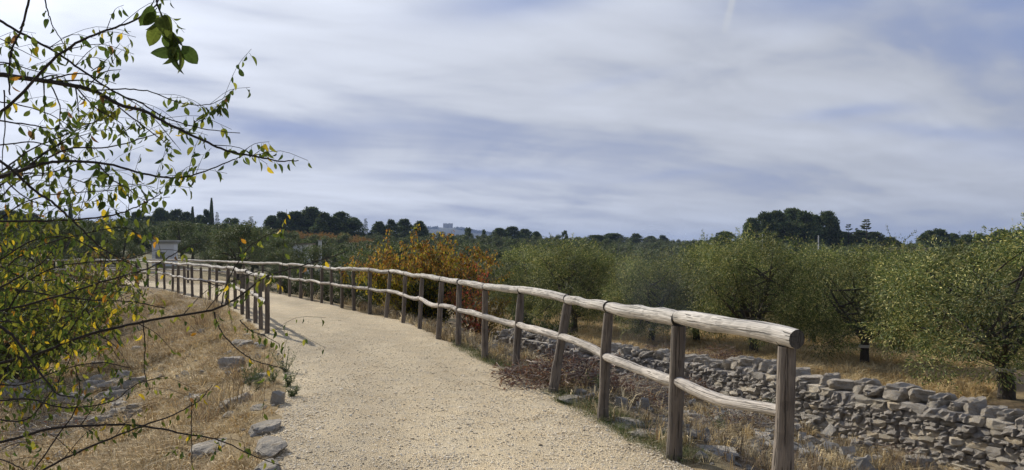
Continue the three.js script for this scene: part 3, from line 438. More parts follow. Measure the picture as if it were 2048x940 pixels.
// skyline conifers. Base stands where the land is at that distance; height from the picture's proportions.
const PINE_C = [[.095, .145, .058], [.125, .175, .068], [.175, .21, .08], [.065, .105, .046], [.23, .25, .095]];
function pine(seed, kind) { // unit height 10 m
  const r = RNG(seed), g = new GB(), t = new GB(), bark = [.09, .07, .055], H = 10;
  if (kind === 'cypress') { t.tube([V(0, -.5, 0), V(0, 9, 0)], [.22, .03], 6, bark); for (let k = 0; k < 1900; k++) { const y = .3 + 9.9 * r(), R = 1.0 * Math.pow(Math.sin(Math.PI * clamp(.06 + .9 * (y / 10.3)) ** .62), .8), a = r() * 6.28, q = R * (.55 + .5 * r()) * (1 + .35 * (vn(a * 2, y * .9 + seed) - .5)), c = pick(r, PINE_C), d = V(Math.cos(a) * .35, 1, Math.sin(a) * .35).normalize(); g.leaf(V(Math.cos(a) * q, y, Math.sin(a) * q), d, V(Math.cos(a), -.3, Math.sin(a)).normalize(), .55 + .3 * r(), .3, c.map(v => v * (.6 + .5 * r()))); } }
  else if (kind === 'fir' || kind === 'cedar') {
    t.tube([V(0, -.5, 0), V(.05, 5, 0), V(0, 10, 0)], [.24, .16, .03], 6, bark); const ced = kind === 'cedar';
    for (let y = 1.2; y < 9.9; y += ced ? .35 + .7 * r() : .5) { const R = (ced ? 3.2 : 2.9) * Math.pow(1 - y / 10.2, ced ? .75 : .9) + .15, nb = Math.max(4, Math.round((ced ? 5 : 7) * (1 - y / 14))); for (let b = 0; b < nb; b++) { const a = b / nb * 6.28 + r() * 1.2 + y, l = R * (ced ? .35 + .85 * r() : .6 + .5 * r()), lift = ced ? .12 + .25 * r() : -.12 + .3 * (y / 10), e = V(Math.cos(a) * l, y + lift * l, Math.sin(a) * l); t.tube([V(0, y, 0), e], [.07, .02], 4, bark); const m = Math.ceil(l * (ced ? 40 : 24)); for (let i = 0; i < m; i++) { const f = .15 + .85 * i / m, p = V(Math.cos(a) * l * f + (r() - .5) * .45 * (1.1 - f), y + lift * l * f + (r() - .5) * .16, Math.sin(a) * l * f + (r() - .5) * .45 * (1.1 - f)), c = pick(r, PINE_C); g.leaf(p, V(Math.cos(a) + (r() - .5), .1 - .3 * r(), Math.sin(a) + (r() - .5)).normalize(), rdir(r, 1), (ced ? .55 : .55) + .3 * r(), .3, c.map(v => v * (.7 + .5 * r()))); } } }
  } else { // rounded pine; kind 'umbrella' is rounder with clear stem
    const um = kind === 'umbrella', y0 = um ? 2.2 : .5, cy = um ? 6.0 : 4.6, hy = um ? 3.9 : 5.4, R = um ? 4.6 : 3.4;
    t.tube(curve([V(0, -.5, 0), V(.2 * (r() - .5), 3, 0), V(.6 * (r() - .5), 8.5, 0)], 6), [.34, .3, .27, .22, .18, .12, .05], 7, bark);
    for (let k = 0; k < 120; k++) { const y = lerp(y0, 9.7, Math.pow(r(), .95)), pr = Math.sqrt(Math.max(.05, 1 - ((y - cy) / hy) ** 2)) * (y < cy || um ? 1 : lerp(1, .45, (y - cy) / (9.7 - cy))) * (.82 + .36 * vn(y * 1.1 + seed * 7, seed)), a = r() * 6.283, q = R * pr * (.3 + .7 * Math.sqrt(r())), c = V(Math.cos(a) * q, y, Math.sin(a) * q), tone = .65 + .7 * r(); if (k % 5 === 0) t.tube([V(0, y - 1.2, 0), c], [.12, .03], 4, bark); clumpLeaves(g, r, c, .42 + .5 * r(), 58, .5, .26, PINE_C.map(q2 => q2.map(v => v * tone)), -.35, .7); }
  }
  return { crown: g.geo(), trunk: t.geo() };
}
const kinds = { pine: [pine(1, 'pine'), pine(2, 'pine'), pine(3, 'pine')], umbrella: [pine(4, 'umbrella')], cypress: [pine(5, 'cypress')], fir: [pine(6, 'fir')], cedar: [pine(7, 'cedar'), pine(8, 'cedar')] };
const pineSrc = {};
function skyTree(kind, px, top, w, D, label, group, v = 0) {
  const x = (px - CX) / F * D, p = ground(x, D), topY = EYE + (HY - top) / F * D, h = (topY - p.y) / 10.1, ww = w / F * D / ({ pine: 4.7, umbrella: 9.0, cypress: 1.9, fir: 5.0, cedar: 6.0 })[kind], key = kind + v;
  const nm = kind === 'cypress' ? 'cypress_tree' : kind === 'fir' ? 'fir_tree' : kind === 'cedar' ? 'cedar_tree' : 'pine_tree', cat = nm.replace('_', ' ');
  let t; if (!pineSrc[key]) t = pineSrc[key] = treeThing(nm, kinds[kind][v], p, label, cat, group, M.pine); else { t = copyOf(pineSrc[key], label, group); if (!group) delete t.userData.group; }
  t.position.copy(p); t.scale.set(ww, h, ww); t.rotation.y = px * 1.7; return t;
}
const ORD = ['first', 'second', 'third', 'fourth', 'fifth', 'sixth', 'seventh', 'eighth', 'ninth', 'tenth', 'eleventh', 'twelfth', 'thirteenth', 'fourteenth'];
const ordinal = (list, k) => ORD[list.filter(q => q[0] < list[k][0]).length];
const G1 = 'pines of the left skyline wood', G2 = 'pines of the middle skyline wood', G3 = 'pines of the right skyline wood', G4 = 'pines of the far right wood', G5 = 'pines left of the wood behind the branches';
[[20, 420, 60], [60, 428, 50], [275, 424, 34], [300, 432, 26]].forEach(([a, b, c], k, L) => skyTree('pine', a, b, c, 285, ordinal(L, k) + ' from the left, dark pine on the left skyline seen through the foreground branches', G5, k % 3));
skyTree('cypress', 141, 407, 9, 280, 'thin cypress on the skyline seen through the foreground leaves at far left');
skyTree('cypress', 100, 425, 9, 280, 'short cypress left of the thin one behind the foreground leaves');
skyTree('fir', 217, 423, 22, 280, 'pointed fir on the skyline left of the left wood behind thin twigs');
[[322, 416, 34], [352, 420, 36], [372, 424, 30], [398, 430, 24], [340, 428, 30]].forEach(([a, b, c], k, L) => skyTree('pine', a, b, c, 290 + k * 4, ordinal(L, k) + ' from the left, rounded dark pine in the wood left of the tall cypress', G1, k % 3));
skyTree('cypress', 385, 417, 9, 278, 'narrow cypress at the right end of the left pine wood');
skyTree('cypress', 423, 401, 9, 280, 'tallest narrow cypress on the left skyline');
skyTree('pine', 413, 420, 18, 282, 'dark bushy conifer pressed against the left side of the tallest cypress', null, 1);
skyTree('fir', 434, 423, 17, 279, 'shaggy conifer touching the right side of the tallest cypress');
skyTree('umbrella', 463, 436, 38, 285, 'single round crowned pine between the tallest cypress and the lone fir');
skyTree('fir', 502, 432, 22, 288, 'lone pointed fir with open branches left of the middle pine wood');
[[545, 431, 30], [565, 425, 36], [590, 423, 42], [620, 414, 48], [650, 426, 38], [683, 424, 46], [706, 435, 34], [605, 430, 40], [668, 434, 34], [757, 443, 28], [783, 440, 26], [808, 438, 32], [838, 442, 28], [848, 452, 18]].forEach(([a, b, c], k, L) => skyTree('pine', a, b, c, 275 + (k % 4) * 6, ordinal(L, k) + ' from the left, ' + (k < 9 ? 'tall dark pine in the dense wood left of the castle' : 'lower pine in the row between wood and castle'), k < 9 ? G2 : 'pines of the thinning row', k % 3));
skyTree('fir', 731, 436, 17, 290, 'pointed conifer in the gap right of the dense middle wood');
[[936, 455, 16], [968, 459, 10]].forEach(([a, b, c], k, L) => skyTree('umbrella', a, b, c, 320 + 10 * k, k ? 'tiny flat pine on the ridge right of the castle hill' : 'small round pine at the right foot of the castle hill', null, 0));
[[998, 456, 30], [1024, 454, 38], [1050, 458, 28], [1072, 463, 20]].forEach(([a, b, c], k, L) => skyTree('pine', a, b, c, 310 + 6 * k, ordinal(L, k) + ' from the left, pine in the low clump on the ridge right of the castle', 'pines of the low ridge clump', k % 3));
skyTree('umbrella', 1129, 461, 14, 315, 'single small round pine alone on the middle ridge');
[[1190, 470, 50], [1225, 467, 56], [1272, 467, 24], [1300, 472, 30], [1326, 471, 22]].forEach(([a, b, c], k, L) => skyTree('pine', a, b, c, 285 + 5 * k, ordinal(L, k) + ' from the left, low dark pine on the ridge left of the right wood', 'low pines of the middle ridge', k % 3));
skyTree('pine', 1450, 463, 48, 245, 'small spreading pine just left of the tall right wood', null, 2);
[[1506, 436, 36], [1530, 426, 46], [1556, 422, 48], [1582, 417, 52], [1610, 424, 48], [1628, 430, 36], [1652, 423, 46], [1520, 450, 40], [1570, 445, 50], [1600, 448, 50], [1664, 448, 36]].forEach(([a, b, c], k, L) => skyTree('pine', a, b, c, 236 + (k % 4) * 5, ordinal(L, k) + ' from the left, tall dark pine in the wood on the right skyline', G3, k % 3));
skyTree('cedar', 1697, 447, 30, 240, 'left one of the two open branched cedars right of the tall pine wood', null, 0);
skyTree('cedar', 1733, 437, 42, 242, 'taller open branched cedar right of the tall pine wood', null, 1);
skyTree('cedar', 1714, 455, 20, 246, 'small cedar squeezed between the two larger open branched cedars', null, 1);
[[1690, 464, 40], [1722, 462, 44], [1752, 464, 40], [1778, 474, 34], [1796, 484, 24]].forEach(([a, b, c], k, L) => skyTree('pine', a, b, c, 248, ordinal(L, k) + ' from the left, low bushy pine under and right of the open branched cedars', 'low pines below the cedars', k % 3));
skyTree('fir', 1821, 481, 16, 250, 'tiny fir alone in the gap right of the cedars');
[[1858, 461, 34], [1880, 459, 40], [1905, 467, 34], [1935, 469, 34], [1956, 468, 30], [1978, 470, 30], [2004, 459, 44], [2040, 461, 44], [1842, 478, 24]].forEach(([a, b, c], k, L) => skyTree('pine', a, b, c, 230 + (k % 3) * 6, ordinal(L, k) + ' from the left, dark pine in the skyline wood behind the big right olive tree', G4, k % 3));

// autumn orchard band under the middle wood
(function orchard() {
  const mk = seed => { const r = RNG(seed), g = new GB(), t = new GB(); t.tube([V(0, -.3, 0), V(0, 1.4, 0)], [.1, .07], 6, [.1, .08, .06]); for (let k = 0; k < 22; k++) { const c = V((r() - .5) * 3.4, 1.1 + 1.9 * r(), (r() - .5) * 3.4); if (k % 4 === 0) t.tube([V(0, 1.2, 0), c], [.06, .02], 4, [.1, .08, .06]); clumpLeaves(g, r, c, .7, 40, .3, .16, [[.30, .16, .05], [.24, .14, .05], [.2, .15, .05], [.32, .2, .06]], .2); } return { crown: g.geo(), trunk: t.geo() }; };
  const a = mk(71), b = mk(72), r = RNG(73); let src = [];
  for (let k = 0; k < 44; k++) { const px = 545 + (k % 15) * 13 + r() * 6, D = 205 + Math.floor(k / 15) * 18 + r() * 6, p = ground((px - CX) / F * D, D), v = k % 2, lab = 'rusty orange fruit tree in the orchard strip below the dense pine wood', grp = 'orange orchard trees'; let t; if (!src[v]) t = src[v] = treeThing('orchard_tree', v ? b : a, p, lab, 'fruit tree', grp, M.leaf); else t = treeCopy(src[v], p, 1, 0, lab, grp); t.position.copy(p); const s = .95 + .4 * r(); t.scale.set(s, s, s); t.rotation.y = r() * 6; }
  const y = (seed, px, D, s, label) => { const r2 = RNG(seed), g = new GB(), t = new GB(); t.tube([V(0, -.3, 0), V(0, 2, 0)], [.14, .08], 6, [.1, .08, .06]); for (let k = 0; k < 26; k++) { const q = rdir(r2, .3), c = V(q.x * 1.7, 2.4 + q.y * 1.4, q.z * 1.7); clumpLeaves(g, r2, c, .8, 46, .35, .18, [[.22, .2, .05], [.26, .23, .06], [.18, .17, .05]], .1); } const p = ground((px - CX) / F * D, D), o = treeThing('deciduous_tree', { crown: g.geo(), trunk: t.geo() }, p, label, 'tree', null, M.leaf); o.scale.setScalar(s); };
  y(81, 687, 245, 1.1, 'round yellowish green tree at the foot of the dense pine wood'); y(82, 722, 252, .8, 'smaller yellowish tree right of the round one below the pine wood');
})();

// ---------------------------------------------------------------- buildings and poles in the fields
const box = (w, h, d, x = 0, y = 0, z = 0) => { const g = new THREE.BoxGeometry(w, h, d); g.translate(x, y + h / 2, z); return g; };
(function buildings() {
  { const D = 79, p = at(330, 525, D); p.y = landY(p.x, D) - .15; const top = EYE + (HY - 487) / F * D - p.y, h = thing('field_hut', 'small white square hut with flat overhanging roof beyond the fence bend', 'hut', p); h.rotation.y = .25;
    part('wall', box(2.1, top, 2.1), M.plaster, h); const rf = part('roof', mergeGeometries([box(2.6, .12, 2.6, 0, top + .16), box(2.35, .16, 2.35, 0, top)]), M.concrete, h); part('roof_edge', box(2.66, .05, 2.66, 0, top + .283), M.white, rf);
    for (let k = 1; k < 4; k++) part('wall_joint', box(2.11, .02, 2.11, 0, top * k / 4), M.plasterDim, h); part('door', box(.8, top * .62, .04, -.3, .05, 1.06), M.plasterDim, h); }
  { const D = 100, p = at(606, 512, D); p.y = landY(p.x, D); const top = EYE + (HY - 489) / F * D - p.y, h = thing('farm_shed', 'low pale shed with dark flat roof half hidden by olive trees', 'shed', p); h.rotation.y = -.3; part('wall', box(2.0, top, 1.6), M.plaster, h); part('roof', box(2.5, .14, 2.0, 0, top), M.oxide, h); part('door', box(.6, top * .7, .04, .3, 0, .81), M.dark, h); part('window', box(.4, .4, .03, -.5, top * .55, .81), M.dark, h); }
  { const D = 100, p = at(640, 498, D); p.y = landY(p.x, D); const h = EYE + (HY - 482) / F * D - p.y; const t = thing('water_pillar', 'short white masonry pillar right of the low shed', 'pillar', p); part('shaft', box(.38, h, .38), M.white, t); part('cap', box(.5, .1, .5, 0, h), M.concrete, t); }
  { const D = 120, p = at(1815, 506, D); p.y = landY(p.x, D); const top = EYE + (HY - 498) / F * D - p.y, t = thing('farm_building', 'low grey flat roofed farm building behind the yellowish olive tree', 'building', p); t.rotation.y = -.62; part('wall', box(5.4, top, 3.5), M.plasterDim, t); part('roof', box(5.7, .15, 3.8, 0, top), M.oxide, t); for (let k = 0; k < 3; k++) { const w = part('window', box(.7, .6, .04, -1.8 + 1.7 * k, top - .95, 1.76), M.dark, t); part('sill', box(.8, .06, .1, -1.8 + 1.7 * k, top - 1.02, 1.79), M.concrete, w); } }
  const pole = (px, top, D, label, th = .07) => { const p = ground((px - CX) / F * D, D), h = EYE + (HY - top) / F * D - p.y, t = thing('utility_pole', label, 'pole', p), g = new GB(); g.tube([V(0, -.3, 0), V(0, h, 0)], [th, th * .75], 10, [1, 1, 1], { cap: true }); part('shaft', g.geo(), M.white, t); part('cross_arm', box(.5, .06, .06, 0, h - .4), M.concrete, t); };
  pole(1637, 471, 150, 'white pole standing in front of the tall right pine wood, right one of two', .13); pole(1525, 467, 190, 'thin pale pole in front of the left part of the tall right pine wood', .1);
})();

// ---------------------------------------------------------------- castle on its far hill
(function castle() {
  const D = 4200, g = new GB(), x0 = (893 - CX) / F * D, N = 60, K = 24;
  const prof = [[-1500, -40], [-600, 60], [-330, 100], [-250, 112], [-100, 117], [0, 118], [50, 117], [110, 109], [170, 97], [300, 80], [520, 62], [900, 30], [1700, -40]];
  for (let j = 0; j <= K; j++) for (let i = 0; i <= N; i++) { const x = -1500 + 3200 * i / N, z = -700 + 1400 * j / K, f = Math.exp(-((z / 380) ** 2)), y = (knots(prof, x) + 40) * f - 40 + (fbm(x * .02 + 7, z * .02, 3) - .5) * 14 * f; g.v(x, y, z, [.045, .055, .03], x / 20, z / 20); }
  for (let j = 0; j < K; j++) for (let i = 0; i < N; i++) { const A = j * (N + 1) + i, B = A + N + 1; g.i.push(A, B, A + 1, A + 1, B, B + 1); }
  const h = solo('hill', g.geo(), SM({ vertexColors: true, roughness: 1 }), 'far blue hill that carries the castle', null, V(x0, 0, -D), null, 'structure');
  const c = thing('castle', 'octagonal pale stone castle alone on top of the far blue hill', 'castle', V(x0 + 8, 114, -D)), st = SM({ color: lin(.42, .38, .32), roughness: .9 });
  const oct = (r, hh) => { const q = new THREE.CylinderGeometry(r, r, hh, 8); q.rotateY(Math.PI / 8); q.translate(0, hh / 2, 0); return q; };
  part('main_wall', oct(23, 24), st, c); for (let k = 0; k < 8; k++) { const a = k / 8 * 6.283 + Math.PI / 8, q = oct(4.8, 27); q.translate(Math.cos(a) * 23.5, 0, Math.sin(a) * 23.5); part('tower', q, st, c); }
  part('gate', box(4, 7, .6, 0, 0, 21.6), M.dark, c); for (const wx of [-6, 0, 6]) part('window', box(1.6, 3, .5, wx, 13, 21.6), M.dark, c);
  const f = new GB(), r = RNG(6); for (let k = 0; k < 900; k++) { const x = -420 + 900 * r(), z = 60 * r() + 40, y = (knots(prof, x) + 40) * Math.exp(-((z / 380) ** 2)) - 40; if (Math.abs(x - 8) < 46) continue; clumpLeaves(f, r, V(x0 + x, y + 2 + 2 * r(), -D + z), 4 + 3 * r(), 8, 5, 4, [[.03, .045, .03]], 0); }
  solo('hillside_wood', f.geo(), M.pine, 'dark wood covering the slopes of the far blue castle hill', 'wood', null, null, 'stuff');
})();

// ---------------------------------------------------------------- autumn tree beyond the right fence
function shrub(o) {
  const r = RNG(o.seed), base = ground(o.x, o.D), t = thing(o.name, o.label, o.cat, base), b = new GB(), parts = o.tones.map(() => new GB());
  for (let k = 0; k < o.stems; k++) {
    const a = r() * 6.283, spread = o.w / 2 * (.15 + .85 * Math.sqrt(r())), h = o.h * (o.even ? .74 + .26 * r() : .55 + .45 * r()) * (1 - .35 * (spread / (o.w / 2)) ** 2), end = V(Math.cos(a) * spread, h, Math.sin(a) * spread * .8), mid = V(end.x * .45 + (r() - .5) * .15, h * .5, end.z * .45 + (r() - .5) * .15), pts = curve([V((r() - .5) * .4, -.1, (r() - .5) * .4), mid, end], 12);
    b.tube(pts, pts.map((_, i) => .017 * (1 - .85 * i / 12)), 5, o.bark ?? [.11, .085, .07]);
    const side = []; for (let j = 0; j < o.twigs; j++) { const f = .25 + .75 * r(), p = pts[Math.min(12, Math.floor(f * 12))], d = rdir(r, .7), l = .25 + .35 * r(), e = p.clone().addScaledVector(d, l); b.tube([p, V().lerpVectors(p, e, .5).add(V(0, .03, 0)), e], [.006, .004, .002], 4, o.bark ?? [.11, .085, .07]); side.push([p, e]); }
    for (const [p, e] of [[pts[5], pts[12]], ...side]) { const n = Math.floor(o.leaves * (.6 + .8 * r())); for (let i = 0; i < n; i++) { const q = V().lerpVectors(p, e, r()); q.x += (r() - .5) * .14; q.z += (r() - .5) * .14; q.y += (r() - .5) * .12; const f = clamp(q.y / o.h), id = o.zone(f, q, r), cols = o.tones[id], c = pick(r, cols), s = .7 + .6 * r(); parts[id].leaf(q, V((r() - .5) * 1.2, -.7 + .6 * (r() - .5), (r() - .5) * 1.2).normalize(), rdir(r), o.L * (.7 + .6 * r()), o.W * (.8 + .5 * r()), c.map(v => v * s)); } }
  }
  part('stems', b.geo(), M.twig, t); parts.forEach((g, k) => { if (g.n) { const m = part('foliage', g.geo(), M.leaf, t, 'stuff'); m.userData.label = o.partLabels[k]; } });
  return t;
}
shrub({ seed: 5, name: 'autumn_tree', label: 'wide many stemmed tree with orange brown autumn leaves behind the right fence', cat: 'autumn tree', x: -2.4, D: 20.6, even: 1, h: 3.05, w: 4.6, stems: 76, twigs: 11, leaves: 32, L: .085, W: .045,
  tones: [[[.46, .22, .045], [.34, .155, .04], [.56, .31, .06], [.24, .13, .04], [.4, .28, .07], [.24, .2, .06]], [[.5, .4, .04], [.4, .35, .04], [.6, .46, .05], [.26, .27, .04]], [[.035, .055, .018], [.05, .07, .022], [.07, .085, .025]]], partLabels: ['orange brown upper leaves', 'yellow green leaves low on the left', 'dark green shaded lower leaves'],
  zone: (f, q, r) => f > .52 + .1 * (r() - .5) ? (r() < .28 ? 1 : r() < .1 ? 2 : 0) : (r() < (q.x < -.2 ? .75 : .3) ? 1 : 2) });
shrub({ seed: 9, name: 'autumn_sapling', label: 'small sapling with red and orange leaves at the right side of the orange tree', cat: 'sapling', x: -.85, D: 19.4, even: 1, h: 2.5, w: 1.8, stems: 20, twigs: 8, leaves: 24, L: .07, W: .034, tones: [[[.7, .17, .09], [.6, .13, .09], [.66, .28, .08], [.6, .32, .08]], [[.3, .24, .05], [.2, .18, .05], [.38, .25, .05]]], partLabels: ['red and orange leaves', 'yellow leaves'], zone: (f, q, r) => r() < .6 && q.x < .25 ? 0 : 1 });
// dark scrub at the foot of the fence behind the path
[[-4.6, 24.5, 2.0, 'dark green scrub behind the fence left of the orange tree'], [-6.6, 28.5, 2.1, 'dark green scrub behind the far part of the right fence'], [-9.2, 32, 2.0, 'green scrub behind the right fence where the path bends'], [-3.4, 22.6, 1.7, 'dark green bush at the left foot of the orange tree'], [.8, 24.5, 1.5, 'dark bush between the sapling and the tumbled wall end']].forEach(([x, D, h, label], k) => shrub({ seed: 40 + k, name: 'scrub_bush', label, cat: 'bush', x, D, h, w: 3.2, stems: 26, twigs: 7, leaves: 24, L: .09, W: .04, tones: [[[.04, .06, .02], [.06, .08, .028], [.085, .1, .035]]], partLabels: [''], zone: () => 0 }));

// ---------------------------------------------------------------- left bush and foreground branches with pear leaves
const PEAR = { dark: [.06, .095, .022], green: [.12, .155, .028], lime: [.26, .265, .04], yellow: [.62, .46, .035], orange: [.5, .25, .03], brown: [.2, .11, .045] };
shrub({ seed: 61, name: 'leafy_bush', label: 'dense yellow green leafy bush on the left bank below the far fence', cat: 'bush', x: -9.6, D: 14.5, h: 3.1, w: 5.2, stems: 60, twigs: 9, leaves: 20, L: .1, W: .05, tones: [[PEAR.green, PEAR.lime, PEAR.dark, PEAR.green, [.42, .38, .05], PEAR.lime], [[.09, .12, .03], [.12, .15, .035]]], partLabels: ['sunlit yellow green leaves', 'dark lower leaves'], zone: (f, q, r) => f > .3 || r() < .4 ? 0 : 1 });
shrub({ seed: 62, name: 'leafy_bush', label: 'rusty leaved bush behind the dense yellow green one on the left', cat: 'bush', x: -12.8, D: 22, h: 3.3, w: 4.6, stems: 40, twigs: 8, leaves: 18, L: .1, W: .05, tones: [[[.2, .12, .05], [.15, .13, .04], [.24, .17, .05], PEAR.green]], partLabels: [''], zone: () => 0 });
function pearLeafGeo(seed) { // an ovate blade folded along its midrib and curling down, with its stalk; length 1
  const r = RNG(seed), g = new GB(), fold = .25 + .5 * r(), curl = .25 + .6 * r(), N = 6, w1 = [1, 1, 1]; const rows = [];
  g.tube([V(0, 0, -.26), V(0, .02, -.12), V(0, 0, .02)], [.018, .015, .018], 4, [.8, .9, .5]);
  for (let k = 0; k <= N; k++) { const t = k / N, W = .27 * Math.pow(Math.sin(Math.PI * Math.pow(t, .86)), .75) * (1 - .12 * t) + (k === N ? 0 : .004), y = -curl * t * t * .6, z = t * (1 - .12 * curl * t), e = W * fold; rows.push([g.v(-W * Math.cos(fold), y + e, z, w1, .5 - W * 1.3, t), g.v(0, y, z, w1, .5, t), g.v(W * Math.cos(fold), y + e, z, w1, .5 + W * 1.3, t)]); }
  for (let k = 0; k < N; k++) for (let s = 0; s < 2; s++) { const [a, b] = [rows[k][s], rows[k][s + 1]], [c, d] = [rows[k + 1][s], rows[k + 1][s + 1]]; g.i.push(a, c, b, b, c, d); }
  return g.geo();
}
const PL = [1, 2, 3, 4, 5, 6].map(pearLeafGeo);
const pearMat = Object.fromEntries(Object.entries(PEAR).map(([k, c]) => [k, new THREE.MeshPhysicalMaterial({ side: THREE.DoubleSide, map: T_leaf, color: lin(c[0] * 1.3, c[1] * 1.3, c[2] * 1.3), roughness: .85, specularIntensity: .35, transmission: .5, thickness: 0, ior: 1.4 })]));
function pearTree(name, label, base, trunkTop, branches, o) {
  const r = RNG(o.seed), t = thing(name, label, o.cat, base), bark = [.13, .11, .1], leaves = [];
  const tr = new GB(), tp = curve([base.clone().add(V(0, -.2, 0)), V().lerpVectors(base, trunkTop, .5).add(V(.05, 0, .05)), trunkTop], 10); tr.tube(tp, tp.map((_, k) => .06 * (1 - .055 * k)), 9, bark, { wob: (k, s) => 1 + .15 * (vn(s, k) - .5) }); part('trunk', tr.geo(base), M.bark, t);
  const twigLeaves = (pts, n, sc, from = .2, big = false) => { for (let k = 0; k < n; k++) { const f = from + (1 - from) * (k + r()) / n, i = Math.min(pts.length - 2, Math.floor(f * (pts.length - 1))), p = V().lerpVectors(pts[i], pts[i + 1], f * (pts.length - 1) - i); leaves.push([p, sc * (.75 + .6 * r()), big ? r() * .55 : r(), 0, big]); } };
  for (const br of branches) {
    const pts0 = br.p.map(([x, y, d]) => at(x, y, d)); if (br.join) pts0.unshift(V().lerpVectors(tp[Math.min(10, Math.floor(3 + 7 * r()))], pts0[0], .0).clone());
    const n = pts0.length * 5, pts = curve(pts0, n), D = -pts0[pts0.length - 1].z, rad = pts.map((_, k) => lerp(br.w[0], br.w[1], k / n) / 2 * (o.thin ?? 1) * D / F), b = new GB(), len = pts0.slice(1).reduce((s, p, k) => s + p.distanceTo(pts0[k]), 0);
    for (let k = 1; k < n; k++) { const e = D * .0012; pts[k].x += (r() - .5) * e; pts[k].y += (r() - .5) * e; pts[k].z += (r() - .5) * e; }
    b.tube(pts, rad, 7, bark.map(v => v * (br.tone ?? 1)), { wob: (k, s) => 1 + .18 * (vn(s * 1.2 + n, k * .9) - .5) });
    const visible = pts.slice(br.join ? Math.floor(pts.length / pts0.length) : 0);
    // side twigs
    const nt = br.twigs ?? Math.round(len * (o.twigRate ?? 7));
    for (let k = 0; k < nt; k++) { const i = Math.floor((.05 + .93 * r()) * (visible.length - 2)), p = visible[i], d = V().subVectors(visible[i + 1], p).normalize(), s = rdir(r, .25).addScaledVector(d, .9).normalize(); s.z *= .6; const l = (.08 + .2 * r()) * D / 2.6 * (br.tl ?? 1), q = curve([p, p.clone().addScaledVector(s, l * .5).add(V(0, l * .06, 0)), p.clone().addScaledVector(s, l).add(V(0, -l * .12, 0))], 6); b.tube(q, q.map((_, j) => Math.max(.0007, rad[Math.min(i, rad.length - 1)] * .42 * (1 - .12 * j))), 4, bark); twigLeaves(q, Math.round((br.tn ?? 5) * (.6 + .8 * r())), br.lf ?? o.leaf * D / o.refD); }
    twigLeaves(visible, br.leaves ?? Math.round(len * 9), br.lf ?? o.leaf * D / o.refD, br.from ?? .12, !!br.lf);
    part('branch', b.geo(base), M.bark, t);
  }
  // every leaf hangs from its twig; the nearest 300 are meshes of their own
  leaves.forEach(l => { l[3] = l[1] / -l[0].z; const u = CX + F * l[0].x / -l[0].z; if (u < -30) l[3] = 0; }); leaves.sort((a, b) => b[3] - a[3]);
  const rest = new GB(), names = Object.keys(o.mix), cumS = names.reduce((s, k) => s + o.mix[k], 0);
  leaves.forEach(([p, L, q, , big], k) => {
    let c = 0, w = q * cumS; while (w > o.mix[names[c]] && c < names.length - 1) w -= o.mix[names[c++]];
    const d = V((r() - .5) * 1.3, -.55 - .6 * r() + .5 * (r() < .2 ? 1 : 0), (r() - .5) * 1.1).normalize(), m = new THREE.Matrix4().lookAt(V(0, 0, 0), d.clone().negate(), rdir(r)), quat = new THREE.Quaternion().setFromRotationMatrix(m), g = PL[Math.floor(r() * 6)], pos = p.clone().addScaledVector(d, L * .35);
    if (k < 290) { const f = part('leaf', g, pearMat[names[c]], t); f.position.copy(pos).sub(base); f.quaternion.copy(quat); f.scale.set(L * (big ? 1.4 : 1), L, L); }
    else { const tone = 1.3 * (.8 + .4 * r()); rest.add(g, new THREE.Matrix4().compose(pos, quat, V(L, L, L)), PEAR[names[c]].map(v => v * tone)); }
  });
  if (rest.n) part('foliage', rest.geo(base), M.pear, t, 'stuff');
  console.log(name, 'leaves', leaves.length);
}
const B = (w, p, o = {}) => ({ w, p, ...o });
const dz = (pts, d) => pts.map(([x, y, q]) => [x, y, q ?? d]);
